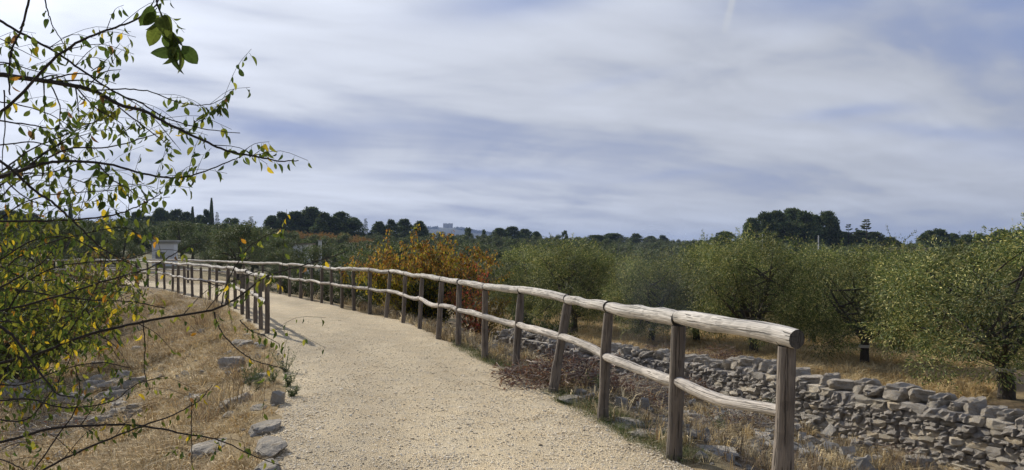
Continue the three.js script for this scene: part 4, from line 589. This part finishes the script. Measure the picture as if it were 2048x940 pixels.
pearTree('pear_tree', 'wild pear tree reaching in from the upper left, thin dark branches against the sky', ground(-3.1, 2.5), V(-2.7, 2.2, -2.5), [
  B([11, 2], dz([[-260, 150], [-20, 148], [60, 158], [130, 168], [190, 183], [240, 210], [290, 222], [330, 245], [400, 278], [450, 300], [520, 315], [560, 322], [597, 321]], 2.5), { from: .3 }),
  B([6, 1.5], dz([[-240, -60], [-10, 36], [40, 65], [120, 110], [170, 145], [235, 187], [280, 205], [330, 235], [410, 258], [480, 266]], 2.6)),
  B([7, 2.5], dz([[-120, 330], [0, 226], [50, 180], [115, 112], [165, 80], [215, 60], [265, 42], [310, 12], [326, -20]], 2.3), { leaves: 10, tn: 4, twigs: 5 }),
  B([5, 3], dz([[66, -40], [58, 0], [42, 60], [25, 95], [18, 140], [20, 190]], 2.4), { leaves: 3, twigs: 4 }),
  B([3, 1.5], dz([[86, -20], [96, 25], [105, 50], [135, 100]], 2.4), { leaves: 4, twigs: 1 }),
  B([2.5, 1], dz([[-60, 60], [0, 78], [40, 100], [82, 120]], 2.5), { leaves: 4 }),
  B([2, 1], dz([[183, 142], [215, 118], [240, 86]], 2.6), { leaves: 9, twigs: 0 }),
  B([3, 1], dz([[195, 180], [250, 178], [300, 183], [360, 206], [415, 209], [445, 197], [468, 178]], 2.6), { leaves: 12, twigs: 4, from: .4 }),
  B([2, 1], dz([[388, 245], [420, 225], [447, 200]], 2.6), { leaves: 10, twigs: 1 }),
  B([4, 1], dz([[-80, 235], [0, 242], [60, 250], [110, 257], [175, 248], [235, 224]], 2.8)),
  B([4, 1], dz([[-120, 420], [0, 345], [60, 300], [130, 270], [200, 240], [232, 226]], 2.9)),
  B([5, 1], dz([[-120, 460], [0, 372], [100, 300], [150, 262], [175, 225]], 2.8)),
  B([4, 1], dz([[-60, 385], [20, 345], [90, 305], [150, 275], [238, 253]], 3)),
  B([5, 1.5], dz([[-120, 380], [0, 352], [60, 332], [140, 298], [220, 294], [290, 275], [335, 262]], 2.7)),
  B([8, 1.5], dz([[-160, 405], [0, 355], [50, 338], [100, 325], [150, 322], [220, 329], [300, 350], [360, 355], [410, 343], [470, 318], [487, 311]], 2.6), { from: .35, leaves: 16, tn: 4 }),
  B([4, 1], dz([[-60, 375], [40, 348], [100, 345], [160, 326], [200, 312]], 2.9)),
  B([6, 2], dz([[-60, 280], [30, 345], [68, 380], [102, 402], [136, 433], [160, 455], [204, 497], [238, 516], [279, 536]], 2.5), { tn: 4 }),
  B([5, 1.5], dz([[-120, 440], [0, 442], [100, 442], [170, 438], [235, 428], [270, 415], [300, 400], [326, 384]], 2.5), { leaves: 10, from: .2 }),
  B([3, 1], dz([[195, 325], [225, 360], [255, 376], [285, 398], [340, 394]], 2.6), { leaves: 12 }),
  B([3, 1], dz([[-30, 460], [60, 400], [150, 385], [230, 380], [290, 366]], 2.8), { leaves: 14 }),
  B([3, 1], dz([[-20, 330], [60, 400], [120, 412], [180, 400]], 2.9)), B([3, 1], dz([[0, 290], [70, 285], [140, 310], [200, 338], [260, 340]], 3)), B([3, 1], dz([[-20, 200], [60, 215], [120, 240], [190, 300]], 3)), B([3, 1], dz([[-20, 420], [40, 360], [110, 350], [200, 372], [270, 368], [310, 376]], 2.9)),
  B([3, 1], dz([[8, 180], [10, 250], [4, 330], [12, 420]], 2.9)), B([3, 1], dz([[100, 165], [120, 215], [108, 280], [60, 350]], 2.9)),
  B([3, 1], dz([[-60, 140], [20, 128], [70, 142], [130, 150]], 2.8), { leaves: 14 }), B([3, 1], dz([[150, 172], [190, 215], [245, 250], [262, 300]], 2.8), { leaves: 14 }), B([3, 1], dz([[235, 212], [290, 255], [330, 285], [345, 300]], 2.7), { leaves: 10 }),
  // a twig that arches over the top of the picture and hangs down with larger leaves, nearest of all
  { w: [5, 2], p: [[-500, -90, 2.5], [-250, -330, 2.1], [60, -420, 1.7], [270, -260, 1.5], [312, 0, 1.5], [330, 42, 1.5], [350, 75, 1.5], [362, 90, 1.5]], leaves: 19, twigs: 0, from: .56, lf: .043 },
], { seed: 15, cat: 'pear tree', leaf: .031, refD: 2.6, twigRate: 8, mix: { dark: 5, green: 5, lime: 1.6, yellow: .45, orange: .12, brown: .3 } });
pearTree('pear_shrub', 'tangled wild pear shrub filling the lower left with yellow and green leaves', ground(-3.4, 3.6), V(-3.1, .6, -3.6), [
  B([9, 2.5], dz([[-200, 790], [0, 727], [80, 706], [160, 674], [255, 650], [340, 634], [420, 621], [468, 600], [510, 568], [540, 550], [620, 527], [690, 505]], 3.4), { leaves: 30 , twigs: 14}),
  B([4, 2], dz([[428, 624], [432, 640], [447, 669], [479, 701], [510, 722], [558, 735], [572, 742]], 3.3), { leaves: 5, twigs: 2 , from: .5}),
  B([4, 1.5], dz([[444, 612], [447, 584], [463, 546], [500, 493], [532, 472], [566, 454]], 3.4), { leaves: 9, twigs: 0, from: .5 }),
  B([6, 2], dz([[-80, 640], [20, 618], [140, 585], [200, 565], [251, 551], [303, 534], [337, 515], [364, 500], [402, 483]], 3.1), { leaves: 14, twigs: 4 }),
  B([9, 3], dz([[-120, 560], [0, 653], [25, 672], [62, 722], [95, 764], [115, 788], [150, 795]], 2.8), { twigs: 3, leaves: 6 }),
  B([8, 2], dz([[-160, 910], [0, 884], [106, 857], [213, 850], [287, 852], [372, 868], [436, 879], [505, 911], [566, 932]], 2.9), { leaves: 14, twigs: 7 }),
  B([6, 2], dz([[20, 985], [85, 940], [197, 887], [270, 857], [330, 836], [372, 817], [404, 796], [425, 770]], 2.8), { leaves: 14, twigs: 4 }),
  B([5, 2], dz([[-40, 795], [0, 800], [60, 798], [110, 812], [150, 815], [230, 800], [270, 770], [330, 752]], 2.9)),
  B([3, 2], dz([[285, 640], [290, 690], [288, 740], [300, 780]], 3.3), { leaves: 8, twigs: 1 }), B([3, 2], dz([[384, 800], [383, 870], [384, 930]], 3), { leaves: 4, twigs: 1 }),
  B([5, 2], dz([[-60, 560], [0, 520], [70, 480], [140, 476], [220, 520], [270, 575]], 3.2)), B([6, 2], dz([[-80, 600], [0, 578], [100, 590], [190, 600], [270, 604], [330, 616]], 3.4), { leaves: 26 }),
  B([5, 2], dz([[-60, 700], [0, 640], [60, 560], [130, 530], [240, 520], [300, 505]], 3.1), { leaves: 26 }), B([7, 2], dz([[-60, 590], [0, 575], [60, 540], [90, 520], [110, 490]], 2.7)),
  B([5, 2], dz([[-60, 480], [0, 490], [80, 530], [150, 590], [200, 660], [240, 720]], 3.6)), B([5, 2], dz([[-60, 640], [30, 620], [110, 620], [200, 640], [240, 690]], 3.6)),
  B([4, 2], dz([[-60, 760], [40, 770], [120, 740], [200, 725], [260, 735]], 3.2)), B([4, 2], dz([[-60, 830], [50, 840], [90, 800], [130, 740], [150, 690]], 3)), B([4, 2], dz([[-60, 900], [30, 930], [60, 950]], 2.4), { leaves: 12 }),
  B([4, 2], dz([[60, 950], [110, 880], [150, 820], [160, 780], [150, 730]], 2.9)), B([4, 2], dz([[-20, 600], [40, 660], [90, 680], [140, 640], [200, 580], [260, 570]], 3.7)), B([4, 2], dz([[120, 690], [180, 600], [210, 530], [215, 480]], 3.6)), B([4, 2], dz([[-20, 560], [60, 500], [160, 470], [250, 455], [280, 470]], 3.8), { leaves: 24 }), B([4, 2], dz([[-20, 520], [60, 560], [150, 560], [220, 590]], 4), { leaves: 24 }),
  B([3, 1.5], dz([[480, 640], [500, 660], [530, 672], [560, 690]], 3.3), { leaves: 14, twigs: 3 }), B([3, 1.5], dz([[400, 560], [440, 570], [470, 560], [530, 540], [545, 552]], 3.3), { leaves: 12, twigs: 2 }),
  ...(() => { const q = RNG(321), L = []; for (let k = 0; k < 30; k++) { const y0 = 425 + 330 * q() ** 1.2 + (k % 9 === 0 ? 150 : 0), x0 = -70 + 120 * q(), l = 110 + 190 * q(), a = (q() - .62) * 1.1, d = 2.9 + 2.6 * q(), b = (q() - .5) * 60; L.push(B([2.6 - .3 * (d - 2.9), 1], dz([[x0 - 60, y0 - a * 30], [x0, y0], [x0 + l * .5, y0 + Math.sin(a) * l * .5 + b * .6], [x0 + l * Math.cos(a), y0 + Math.sin(a) * l + b]], d), { leaves: 20, from: .2 })); } return L; })(),
], { seed: 23, thin: .78, cat: 'pear shrub', leaf: .029, refD: 3.2, twigRate: 8, mix: { green: 5, lime: 3.2, dark: 3, yellow: .8, orange: .15, brown: .25 } });

// ---------------------------------------------------------------- rocks on the banks, each on its own
(function rocks() {
  const put = (px, py, w, h, dp, turn, label, seed, group, drop = .38) => { if (px < 620) { w *= .86; h *= .9; } // find where the line of sight meets the land
    let D = 3; for (; D < 60; D += .02) { const x = (px - CX) / F * D, y = EYE - (py - HY) / F * D; if (y <= landY(x, D)) break; }
    const x = (px - CX) / F * D, s = D / F, p = V(x, landY(x, D) + h * s * (.5 - drop), -D), m = solo('rock', rockGeo(seed, w * s * .62, h * s * .8, Math.max(.08, dp), 8, .2), M.stone, label, 'rock', p, group); m.rotation.y = turn; return m; };
  put(278, 702, 24, 17, .14, .3, 'small pale rounded stone alone on the dry grass of the left bank', 1);
  put(466, 732, 50, 28, .2, .15, 'blocky grey rock on the left bank below the fence end', 2);
  put(492, 692, 44, 18, .2, .5, 'flat grey stone just below the first post of the left fence', 3); put(478, 688, 30, 14, .15, .2, 'pale stone left of the flat one below the fence end', 4);
  const slab = put(473, 808, 72, 27, .2, .25, 'long tilted pale slab of rock on the left bank beside the path', 5); slab.rotation.z = .28;
  put(425, 908, 82, 36, .25, .1, 'dark flat rock at the bottom of the left bank', 6); put(462, 832, 40, 12, .12, .4, 'thin flat stone lying below the tilted slab', 7); put(508, 600 + 160, 28, 12, .1, .2, 'small flat stone by the green weeds at the path edge', 8);
  put(536, 858, 62, 26, .24, -.1, 'rough ledge stone at the left edge of the path, upper of two', 9, null, .4); put(538, 905, 74, 44, .28, .2, 'larger rough ledge stone at the left edge of the path near the bottom', 10, null, .4); put(535, 945, 52, 26, .2, 0, 'ledge stone cut by the bottom edge of the picture', 11); put(516, 818, 34, 14, .12, .3, 'small ledge stone above the rough ledge stones', 12); put(528, 752, 40, 10, .12, .1, 'flat stone half sunk at the path edge above the weeds', 13);
  // loose heap at lower left
  const r = RNG(88); for (let k = 0; k < 34; k++) { const px = 20 + 265 * r(), py = 760 + 105 * r() * (1 - .3 * Math.abs(px - 150) / 150); put(px, py, 26 + 34 * r(), 18 + 18 * r(), .12 + .12 * r(), r() * 3, 'grey stone in the loose stone heap at the lower left behind the branches', 100 + k % 9, 'stones of the loose heap'); }
  put(205, 735, 46, 22, .2, .2, 'grey stone behind the loose heap on the left bank', 31); put(228, 772, 60, 20, .22, .5, 'pale flat stone at the right end of the loose heap', 32);
  // right strip between fence and wall
  [[1905, 925, 60, 40, 'big grey boulder at the lower right corner in front of the wall', 41], [1840, 930, 50, 26, 'pale flat rock left of the boulder at the lower right corner', 42], [1745, 880, 66, 26, 'long flat grey rock at the foot of the wall', 43], [1655, 835, 60, 16, 'thin pale slab leaning on twigs right of the last fence post', 44], [1690, 858, 36, 26, 'dark hollow rock beside the thin pale slab', 45], [1620, 885, 30, 20, 'pale chipped rock right of the last fence post', 46], [1710, 895, 28, 22, 'rounded pale rock below the long flat rock', 47], [1760, 922, 30, 14, 'small pale slab in the dry grass at lower right', 48], [1510, 812, 40, 18, 'grey rock between the last two fence posts', 49], [1470, 795, 38, 22, 'dark rock left of the last fence post by the wall foot', 50], [1390, 838, 44, 16, 'flat dark rock just right of the second last fence post', 51], [1265, 850, 56, 14, 'flat edging stone at the path edge right of the third last post', 52], [1300, 868, 50, 10, 'thin edging stone under the second last rail', 53], [1150, 800, 60, 12, 'pale edging stone behind the leaning post', 54], [1065, 745, 34, 12, 'grey flat stone left of the leaning post', 55], [1440, 905, 70, 12, 'long edging stone near the bottom between the last two posts', 56], [1250, 745, 24, 12, 'pale stone on the bank between the leaning post and its neighbour', 57], [1170, 720, 20, 10, 'small pale stone among brown brush', 58], [942, 655, 10, 8, 'tiny white stone beyond the fence', 59], [1590, 860, 40, 20, 'grey rock touching the last fence post', 60], [1800, 895, 44, 18, 'flat grey rock below the wall at right', 61], [2010, 925, 50, 30, 'grey rock at the right edge foot of the wall', 62], [1560, 800, 34, 18, 'grey rock at the wall foot behind the last lower rail', 63]].forEach(([px, py, w, h, label, seed]) => put(px, py, w, h, .1 + w / 500, h2(seed, 2) * 2, label, seed));
})();
(function rubble() { // chips and fist sized stones nobody would count
  const r = RNG(55), L = [], pos = (tR, D) => null;
  for (let k = 0; k < 11000; k++) { const D = 4.5 + 20 * r() ** 1.3, x = -2 + 10 * r(), tR = side(RF, x, D); if (tR < .15 || tR > 5.6) continue; const pr = tR > 2.4 ? .8 : .3 + .4 * ss(.5, .65, fbm(x * .8, D * .8, 3)); if (r() > pr) continue; const s = .02 + .1 * r() ** 3.2 * (tR > 2.4 ? 1.35 : .9); L.push([ground(x, D), s]); }
  for (let k = 0; k < 2600; k++) { const D = 4 + 16 * r(), x = -12 + 11 * r(), tL = -side(LF, x, D); if (tL < .05 || tL > 9 || r() > .12 + .88 * ss(.56, .68, fbm(x * .7 + 3, D * .7, 3)) + ss(.6, .1, tL) * .6) continue; L.push([ground(x, D), .02 + .09 * r() ** 3]); }
  const gs = [SG[1], SG[4], SG[7]]; const g = new THREE.Group(); g.name = 'rubble'; tag(g, 'loose limestone chips and small stones scattered over both banks', 'rubble', null, 'stuff'); scene.add(g);
  gs.forEach((geo, v) => { const my = L.filter((_, k) => k % 3 === v), im = new THREE.InstancedMesh(geo, M.rubble, my.length); im.name = 'stone'; im.userData.kind = 'stuff'; my.forEach(([p, s], k) => { im.setMatrixAt(k, M4(p.clone().add(V(0, s * .15, 0)), new THREE.Euler(r() * .8, r() * 6, r() * .8), V(s * (1 + r()), s * (.5 + .5 * r()), s * (.8 + .6 * r())))); const t = .34 + .3 * r(); im.setColorAt(k, lin(t * 1.45, t * 1.36, t * 1.2)); }); im.castShadow = im.receiveShadow = true; g.add(im); });
  // crushed limestone lying on the path, as far as single grains can be seen
  const pg = new THREE.IcosahedronGeometry(1, 0); { const P = pg.attributes.position; for (let k = 0; k < P.count; k++) { const q = Math.round(P.getX(k) * 9) * 31 + Math.round(P.getY(k) * 9) * 57 + Math.round(P.getZ(k) * 9) * 97; P.setXYZ(k, P.getX(k) * (1 + .5 * (h2(q, 1) - .5)), P.getY(k) * (.65 + .4 * (h2(q, 2) - .5)), P.getZ(k) * (1 + .5 * (h2(q, 3) - .5))); } pg.computeVertexNormals(); }
  const Q = []; for (let k = 0; k < 190000; k++) { const D = 4.6 + 12 * r() ** 1.25, x = -5 + 7 * r(), [tR, tL] = zones(x, D), e = Math.max(tR, tL); if (e > .3 || r() < ss(7, 15.5, D) * .97 || (e < 0 && r() > .35 + .9 * ss(.35, .65, fbm(x * .8 + 4, D * .45, 3)))) continue; if (e > 0 && r() > .5) continue; Q.push([x, gravelY(x, D, tR, tL), D, .003 + .006 * r() ** 2.2 + (r() < .008 ? .008 : 0)]); }
  const im = new THREE.InstancedMesh(pg, M.pebble, Q.length); im.name = 'gravel'; Q.forEach(([x, y, D, s], k) => { im.setMatrixAt(k, M4(V(x, y + s * .2, -D), new THREE.Euler(r() - .5, r() * 6, r() - .5), V(s * (1 + .5 * r()), s, s * (.9 + .4 * r())))); const t = .62 + .48 * r(), b = r() < .07 ? .35 : 1; im.setColorAt(k, lin(.94 * t * b, .82 * t * b, .61 * t * b)); }); im.castShadow = im.receiveShadow = true; scene.add(im); const lg = new GB(); for (let k = 0; k < 420; k++) { const D = 5 + 13 * r() ** 1.2, x = -5 + 7 * r(), [tR, tL] = zones(x, D), e = Math.max(tR, tL); if (e > .1 || (e < -.5 && r() > .3)) continue; const y = gravelY(x, D, tR, tL) + .008, a = r() * 6.283, l = .01 + .05 * r() ** 2, c = pick(r, [[.12, .08, .05], [.2, .14, .08], [.08, .06, .045], [.3, .22, .1]]); if (r() < .55) lg.tube([V(x - Math.cos(a) * l, y, -D - Math.sin(a) * l), V(x, y + .008, -D + .006), V(x + Math.cos(a) * l, y, -D + Math.sin(a) * l)], [.0018, .0025, .0015], 4, c); else lg.leaf(V(x, y, -D), V(Math.cos(a), .25, Math.sin(a)).normalize(), V(0, 1, .3).normalize(), .025 + .025 * r(), .018, c); } solo('litter', lg.geo(), M.leaf, 'dry twigs and dead leaves scattered on the gravel path', 'litter', null, null, 'stuff'); tag(im, 'loose crushed limestone grains lying on the near part of the path', 'gravel', null, 'stuff'); console.log('gravel', Q.length);
})();

// ---------------------------------------------------------------- grass, weeds, brush
(function grass() {
  const tuft = (seed, n, h, w, lie) => { const r = RNG(seed), g = new GB(); for (let k = 0; k < n; k++) { const a = r() * 6.283, q = .05 * r(), l = h * (.45 + .8 * r()), b = lie * (.4 + r()), d = V(Math.cos(a) * b, 1, Math.sin(a) * b).normalize(), p0 = V(Math.cos(a) * q * 1.5, -.01, Math.sin(a) * q * 1.5), p1 = p0.clone().addScaledVector(d, l * .55), p2 = p1.clone().addScaledVector(V(Math.cos(a) * (b + .9), .55 - .5 * lie, Math.sin(a) * (b + .9)).normalize(), l * .5), sd = V(-Math.sin(a), 0, Math.cos(a)).multiplyScalar(w * (.6 + .6 * r())), t = .7 + .6 * r(), c = [t, t, t]; const A = g.v(p0.x - sd.x, p0.y, p0.z - sd.z, c), Bv = g.v(p0.x + sd.x, p0.y, p0.z + sd.z, c), C = g.v(p1.x - sd.x * .7, p1.y, p1.z - sd.z * .7, c), E = g.v(p1.x + sd.x * .7, p1.y, p1.z + sd.z * .7, c), Fv = g.v(p2.x, p2.y, p2.z, c); g.i.push(A, Bv, C, Bv, E, C, C, E, Fv); } return g.geo(); };
  const r = RNG(99);
  const field = (name, label, geo, spots, cols) => { const im = new THREE.InstancedMesh(geo, M.grass, spots.length); im.name = numbered(name); spots.forEach(([x, D, s, sy], k) => { im.setMatrixAt(k, M4(ground(x, D), new THREE.Euler((r() - .5) * .5, r() * 6.28, (r() - .5) * .5), V(s, s * (sy ?? 1), s))); const c = pick(r, cols), t = .75 + .5 * r(); im.setColorAt(k, lin(c[0] * t, c[1] * t, c[2] * t)); }); im.castShadow = im.receiveShadow = true; scene.add(im); tag(im, label, 'grass', null, 'stuff'); console.log(name, spots.length); };
  const STRAW = [[.6, .47, .25], [.5, .37, .18], [.78, .66, .42], [.36, .26, .14], [.55, .39, .18], [.7, .56, .32]];
  const a = []; for (let k = 0; k < 120000 && a.length < 40000; k++) { const D = 3.2 + 27 * r() ** 1.2, x = -D * .72 + D * .72 * r() , tL = -side(LF, x, D); if (tL < .12 || tL > 12) continue; if (tL < .6 && r() < .5) continue; if (r() > .12 + 1.0 * ss(.36, .56, fbm(x * .9, D * .9, 3))) continue; if (fbm(x * .35 + 5, D * .35, 4) > .56 && r() < .7) continue; a.push([x, D, (.5 + .75 * r()) * (tL < .7 ? .7 : 1), .8 + .5 * r()]); }
  field('dry_grass', 'short dry straw coloured grass covering the left bank', tuft(1, 16, .17, .0042, 1.25), a, STRAW);
  const b = []; for (let k = 0; k < 60000 && b.length < 6500; k++) { const D = 4 + 20 * r(), x = -4 + 12 * r(), tR = side(RF, x, D); if (tR < .06 || tR > 5.4) continue; if (r() > ss(.42, .58, fbm(x * .8 + 20, D * .8, 3)) + ss(.9, .1, tR) * .35) continue; b.push([x, D, .5 + .8 * r(), .8 + .6 * r()]); }
  field('dry_grass', 'dry grass tufts on the stony bank between the right fence and the wall', tuft(2, 16, .19, .004, .95), b, [...STRAW.slice(0, 3), [.3, .24, .13], [.22, .175, .11], [.18, .14, .09], [.26, .19, .12]]);
  const w = []; for (let k = 0; k < 9000 && w.length < 900; k++) { const D = 4 + 22 * r() ** 1.2, x = -D * .72 + 12 * r(), [tR, tL] = zones(x, D), e = Math.max(tR, tL); if (e < .3 || e > 7 || fbm(x * .6 + 50, D * .6, 3) < .53) continue; w.push([x, D, .7 + .8 * r(), .8 + .6 * r()]); }
  field('dry_weeds', 'taller dry brown weed stalks standing in patches on both banks', tuft(7, 20, .34, .0035, .55), w, [[.32, .24, .13], [.42, .33, .19], [.24, .17, .1], [.5, .42, .27]]);
  const c = []; for (let k = 0; k < 200000 && c.length < 42000; k++) { const D = 9 + 50 * r() ** 1.1, x = -2 + D * .74 * r(), tW = side(WALLP, x, D); if (tW < .3 || side(RF, x, D) < 5) continue; if (r() > .2 + .9 * ss(.3, .55, fbm(x * .35, D * .35, 3))) continue; c.push([x, D, (.8 + .9 * r()) * (1 + D * .012), .7 + .6 * r()]); }
  field('dry_grass', 'golden dry grass in the field under the olive trees', tuft(3, 18, .2, .005, .8), c, [[.55, .43, .23], [.45, .35, .18], [.64, .52, .3], [.36, .28, .15], [.52, .37, .17]]);
  const e = []; for (let k = 0; k < 30000 && e.length < 900; k++) { const D = 4.5 + 9 * r(), x = -1 + 4 * r(), tR = side(RF, x, D); if (tR < -.12 || tR > .28 || fbm(x * 1.3 + 2, D * 1.3, 3) < .47) continue; e.push([x, D, .35 + .45 * r(), .9]); }
  field('green_grass', 'fine green grass growing along the right edge of the path', tuft(4, 18, .16, .0025, .7), e, [[.1, .14, .04], [.14, .17, .06], [.07, .11, .03], [.3, .27, .12]]);
  // small green weeds beside the path at left: leafy stems, each a plant
  const weed = (px, py, h, label, seed) => { let D = 3; for (; D < 40; D += .02) { const x = (px - CX) / F * D; if (EYE - (py - HY) / F * D <= landY(x, D)) break; } const p = ground((px - CX) / F * D, D), q = RNG(seed), st = new GB(), lf = new GB(), t = thing('weed', label, 'weed', p); for (let k = 0; k < 11; k++) { const d = rdir(q, 1.6), l = h * (.5 + .6 * q()), pts = curve([V((q() - .5) * .05, -.01, (q() - .5) * .05), d.clone().multiplyScalar(l * .55), d.clone().multiplyScalar(l).add(V(0, .02, 0))], 5); st.tube(pts, [.003, .003, .0025, .002, .0015, .001], 4, [.12, .14, .06]); for (let j = 0; j < 26; j++) { const i = Math.floor(q() * 5), pp = V().lerpVectors(pts[i], pts[i + 1], q()); lf.leaf(pp, rdir(q, .3), rdir(q), .045 * (.5 + q()), .009, pick(q, [[.09, .13, .05], [.12, .16, .06], [.07, .1, .045]])); } } part('stems', st.geo(), M.twig, t); part('leaves', lf.geo(), M.leaf, t, 'stuff'); };
  weed(570, 745, .36, 'tall green weed at the left edge of the gravel', 1); weed(577, 772, .2, 'short green weed below the tall one at the gravel edge', 2); weed(500, 772, .3, 'grey green spreading weed above the tilted slab', 3); weed(515, 782, .26, 'grey green weed right of the spreading one above the slab', 4); weed(585, 795, .14, 'tiny green weed standing in the gravel', 5); weed(545, 768, .2, 'low green weed between the slab and the gravel', 6);
  weed(1440, 870, .34, 'green weed on the bank between the last two fence posts', 7); weed(1540, 838, .36, 'dark green weed left of the last fence post', 8); weed(1200, 790, .3, 'dry green weed behind the third last post', 9);
})();
(function brush() { // heaps of cut brown brushwood along the wall
  const heap = (px, py, w, h, n, label, seed, tint, red) => { let D = 5; for (; D < 40; D += .02) { const x = (px - CX) / F * D; if (EYE - (py - HY) / F * D <= landY(x, D)) break; } const p = ground((px - CX) / F * D, D), r = RNG(seed), tw = new GB(), lf = new GB(), t = thing('brush_heap', label, 'brushwood', p);
    for (let k = 0; k < n; k++) { const o = V((r() - .5) * w, 0, (r() - .5) * w * .7), yy = h * r() * (1 - .8 * (Math.hypot(o.x, o.z * 1.4) / (w * .55)) ** 2); o.y = Math.max(0, yy) + landY(p.x + o.x, -(p.z + o.z)) - p.y; const d = rdir(r, .1); d.y *= .45; const l = .25 + .55 * r(), s = V(-d.z, .2, d.x).multiplyScalar((r() - .5) * .3), pts = curve([o.clone().addScaledVector(d, -l / 2), o.clone().add(s), o.clone().addScaledVector(d, l / 2).add(V(0, .06 * r(), 0))], 5), R = .0025 + .007 * r() ** 3, c = pick(r, tint); tw.tube(pts, pts.map((_, i) => R * (1 - .14 * i)), 4, c); if (red) for (let j = 0; j < red; j++) lf.leaf(pts[Math.floor(r() * 5)].clone().add(V((r() - .5) * .08, (r() - .5) * .06, (r() - .5) * .08)), rdir(r), rdir(r), .05 + .03 * r(), .02, pick(r, [[.2, .1, .06], [.15, .08, .06], [.26, .15, .08], [.12, .07, .055]])); }
    part('twigs', tw.geo(), M.twig, t); if (lf.n) part('dead_leaves', lf.geo(), M.leaf, t, 'stuff'); };
  const BR = [[.16, .1, .075], [.22, .15, .11], [.12, .085, .07], [.28, .21, .16]], GR = [[.25, .22, .19], [.18, .155, .13], [.33, .29, .24]];
  heap(1195, 730, 2.8, .55, 700, 'reddish brown brushwood heap behind the leaning fence post', 1, BR, 6); heap(1330, 740, 2.4, .7, 640, 'reddish brown brushwood between the last posts in front of the tumbled wall', 2, BR, 6); heap(1430, 735, 1.9, .72, 560, 'rusty brushwood leaning on the wall below the top rail', 3, BR, 5); heap(1080, 700, 2.6, .4, 420, 'brown brush on the bank near the sapling', 4, BR, 6); heap(1270, 800, 1.9, .45, 620, 'grey brown dry brush below the lower rail by the third last post', 5, GR, 3); heap(1740, 840, 1.3, .42, 380, 'tangle of thin grey twigs lying against the wall face', 6, GR, 0); heap(1850, 900, 1.2, .22, 220, 'reddish thin twigs on the ground in front of the boulder', 7, BR, 0); heap(1150, 770, 1.8, .35, 460, 'dry brown brush right behind the leaning post foot', 8, BR, 4); heap(1380, 790, 1.6, .35, 420, 'dry brown weeds and twigs behind the second last fence post', 12, GR, 4); heap(1480, 850, 1.3, .22, 260, 'grey dry stalks between the last two fence posts', 13, GR, 2); heap(1000, 670, 2.4, .4, 380, 'dry brown undergrowth below the red sapling', 9, BR, 6); heap(880, 650, 2.0, .4, 300, 'dry grey undergrowth behind the fence below the orange tree', 10, GR, 4); heap(100, 880, 1.6, .3, 220, 'dry twigs over the loose heap at the lower left', 11, GR, 1);
})();

// ---------------------------------------------------------------- thin blue smoke drifting up from a brush fire behind the wall
(function smoke() {
  const base = ground(2.9, 17.6), r = RNG(31), t = thing('smoke', 'thin bluish smoke rising in front of the olive trees behind the fence rail', 'smoke', base), mat = SM({ color: lin(.62, .7, .85), roughness: 1, transparent: true, opacity: .0045, depthWrite: false }), gb = new GB();
  for (let k = 0; k < 16; k++) { const f = k / 15, g = new THREE.IcosahedronGeometry(1, 5), P = g.attributes.position, c = V(.1 + (r() - .5) * .7 + .35 * f, .2 + 2.6 * f, (r() - .5) * .8), R = .35 + .55 * f * (.6 + .6 * r()); for (let i = 0; i < P.count; i++) { const v = V().fromBufferAttribute(P, i), w = R * (.7 + .7 * n3(v.x * 1.6 + k, v.y * 1.6, v.z * 1.6)); P.setXYZ(i, v.x * w, v.y * w * 1.35, v.z * w); } gb.add(g, new THREE.Matrix4().makeTranslation(c.x, c.y, c.z), [1, 1, 1]); }
  part('plume', gb.geo(), mat, t, 'stuff');
})();

shade(scene);
renderer.render(scene, camera);
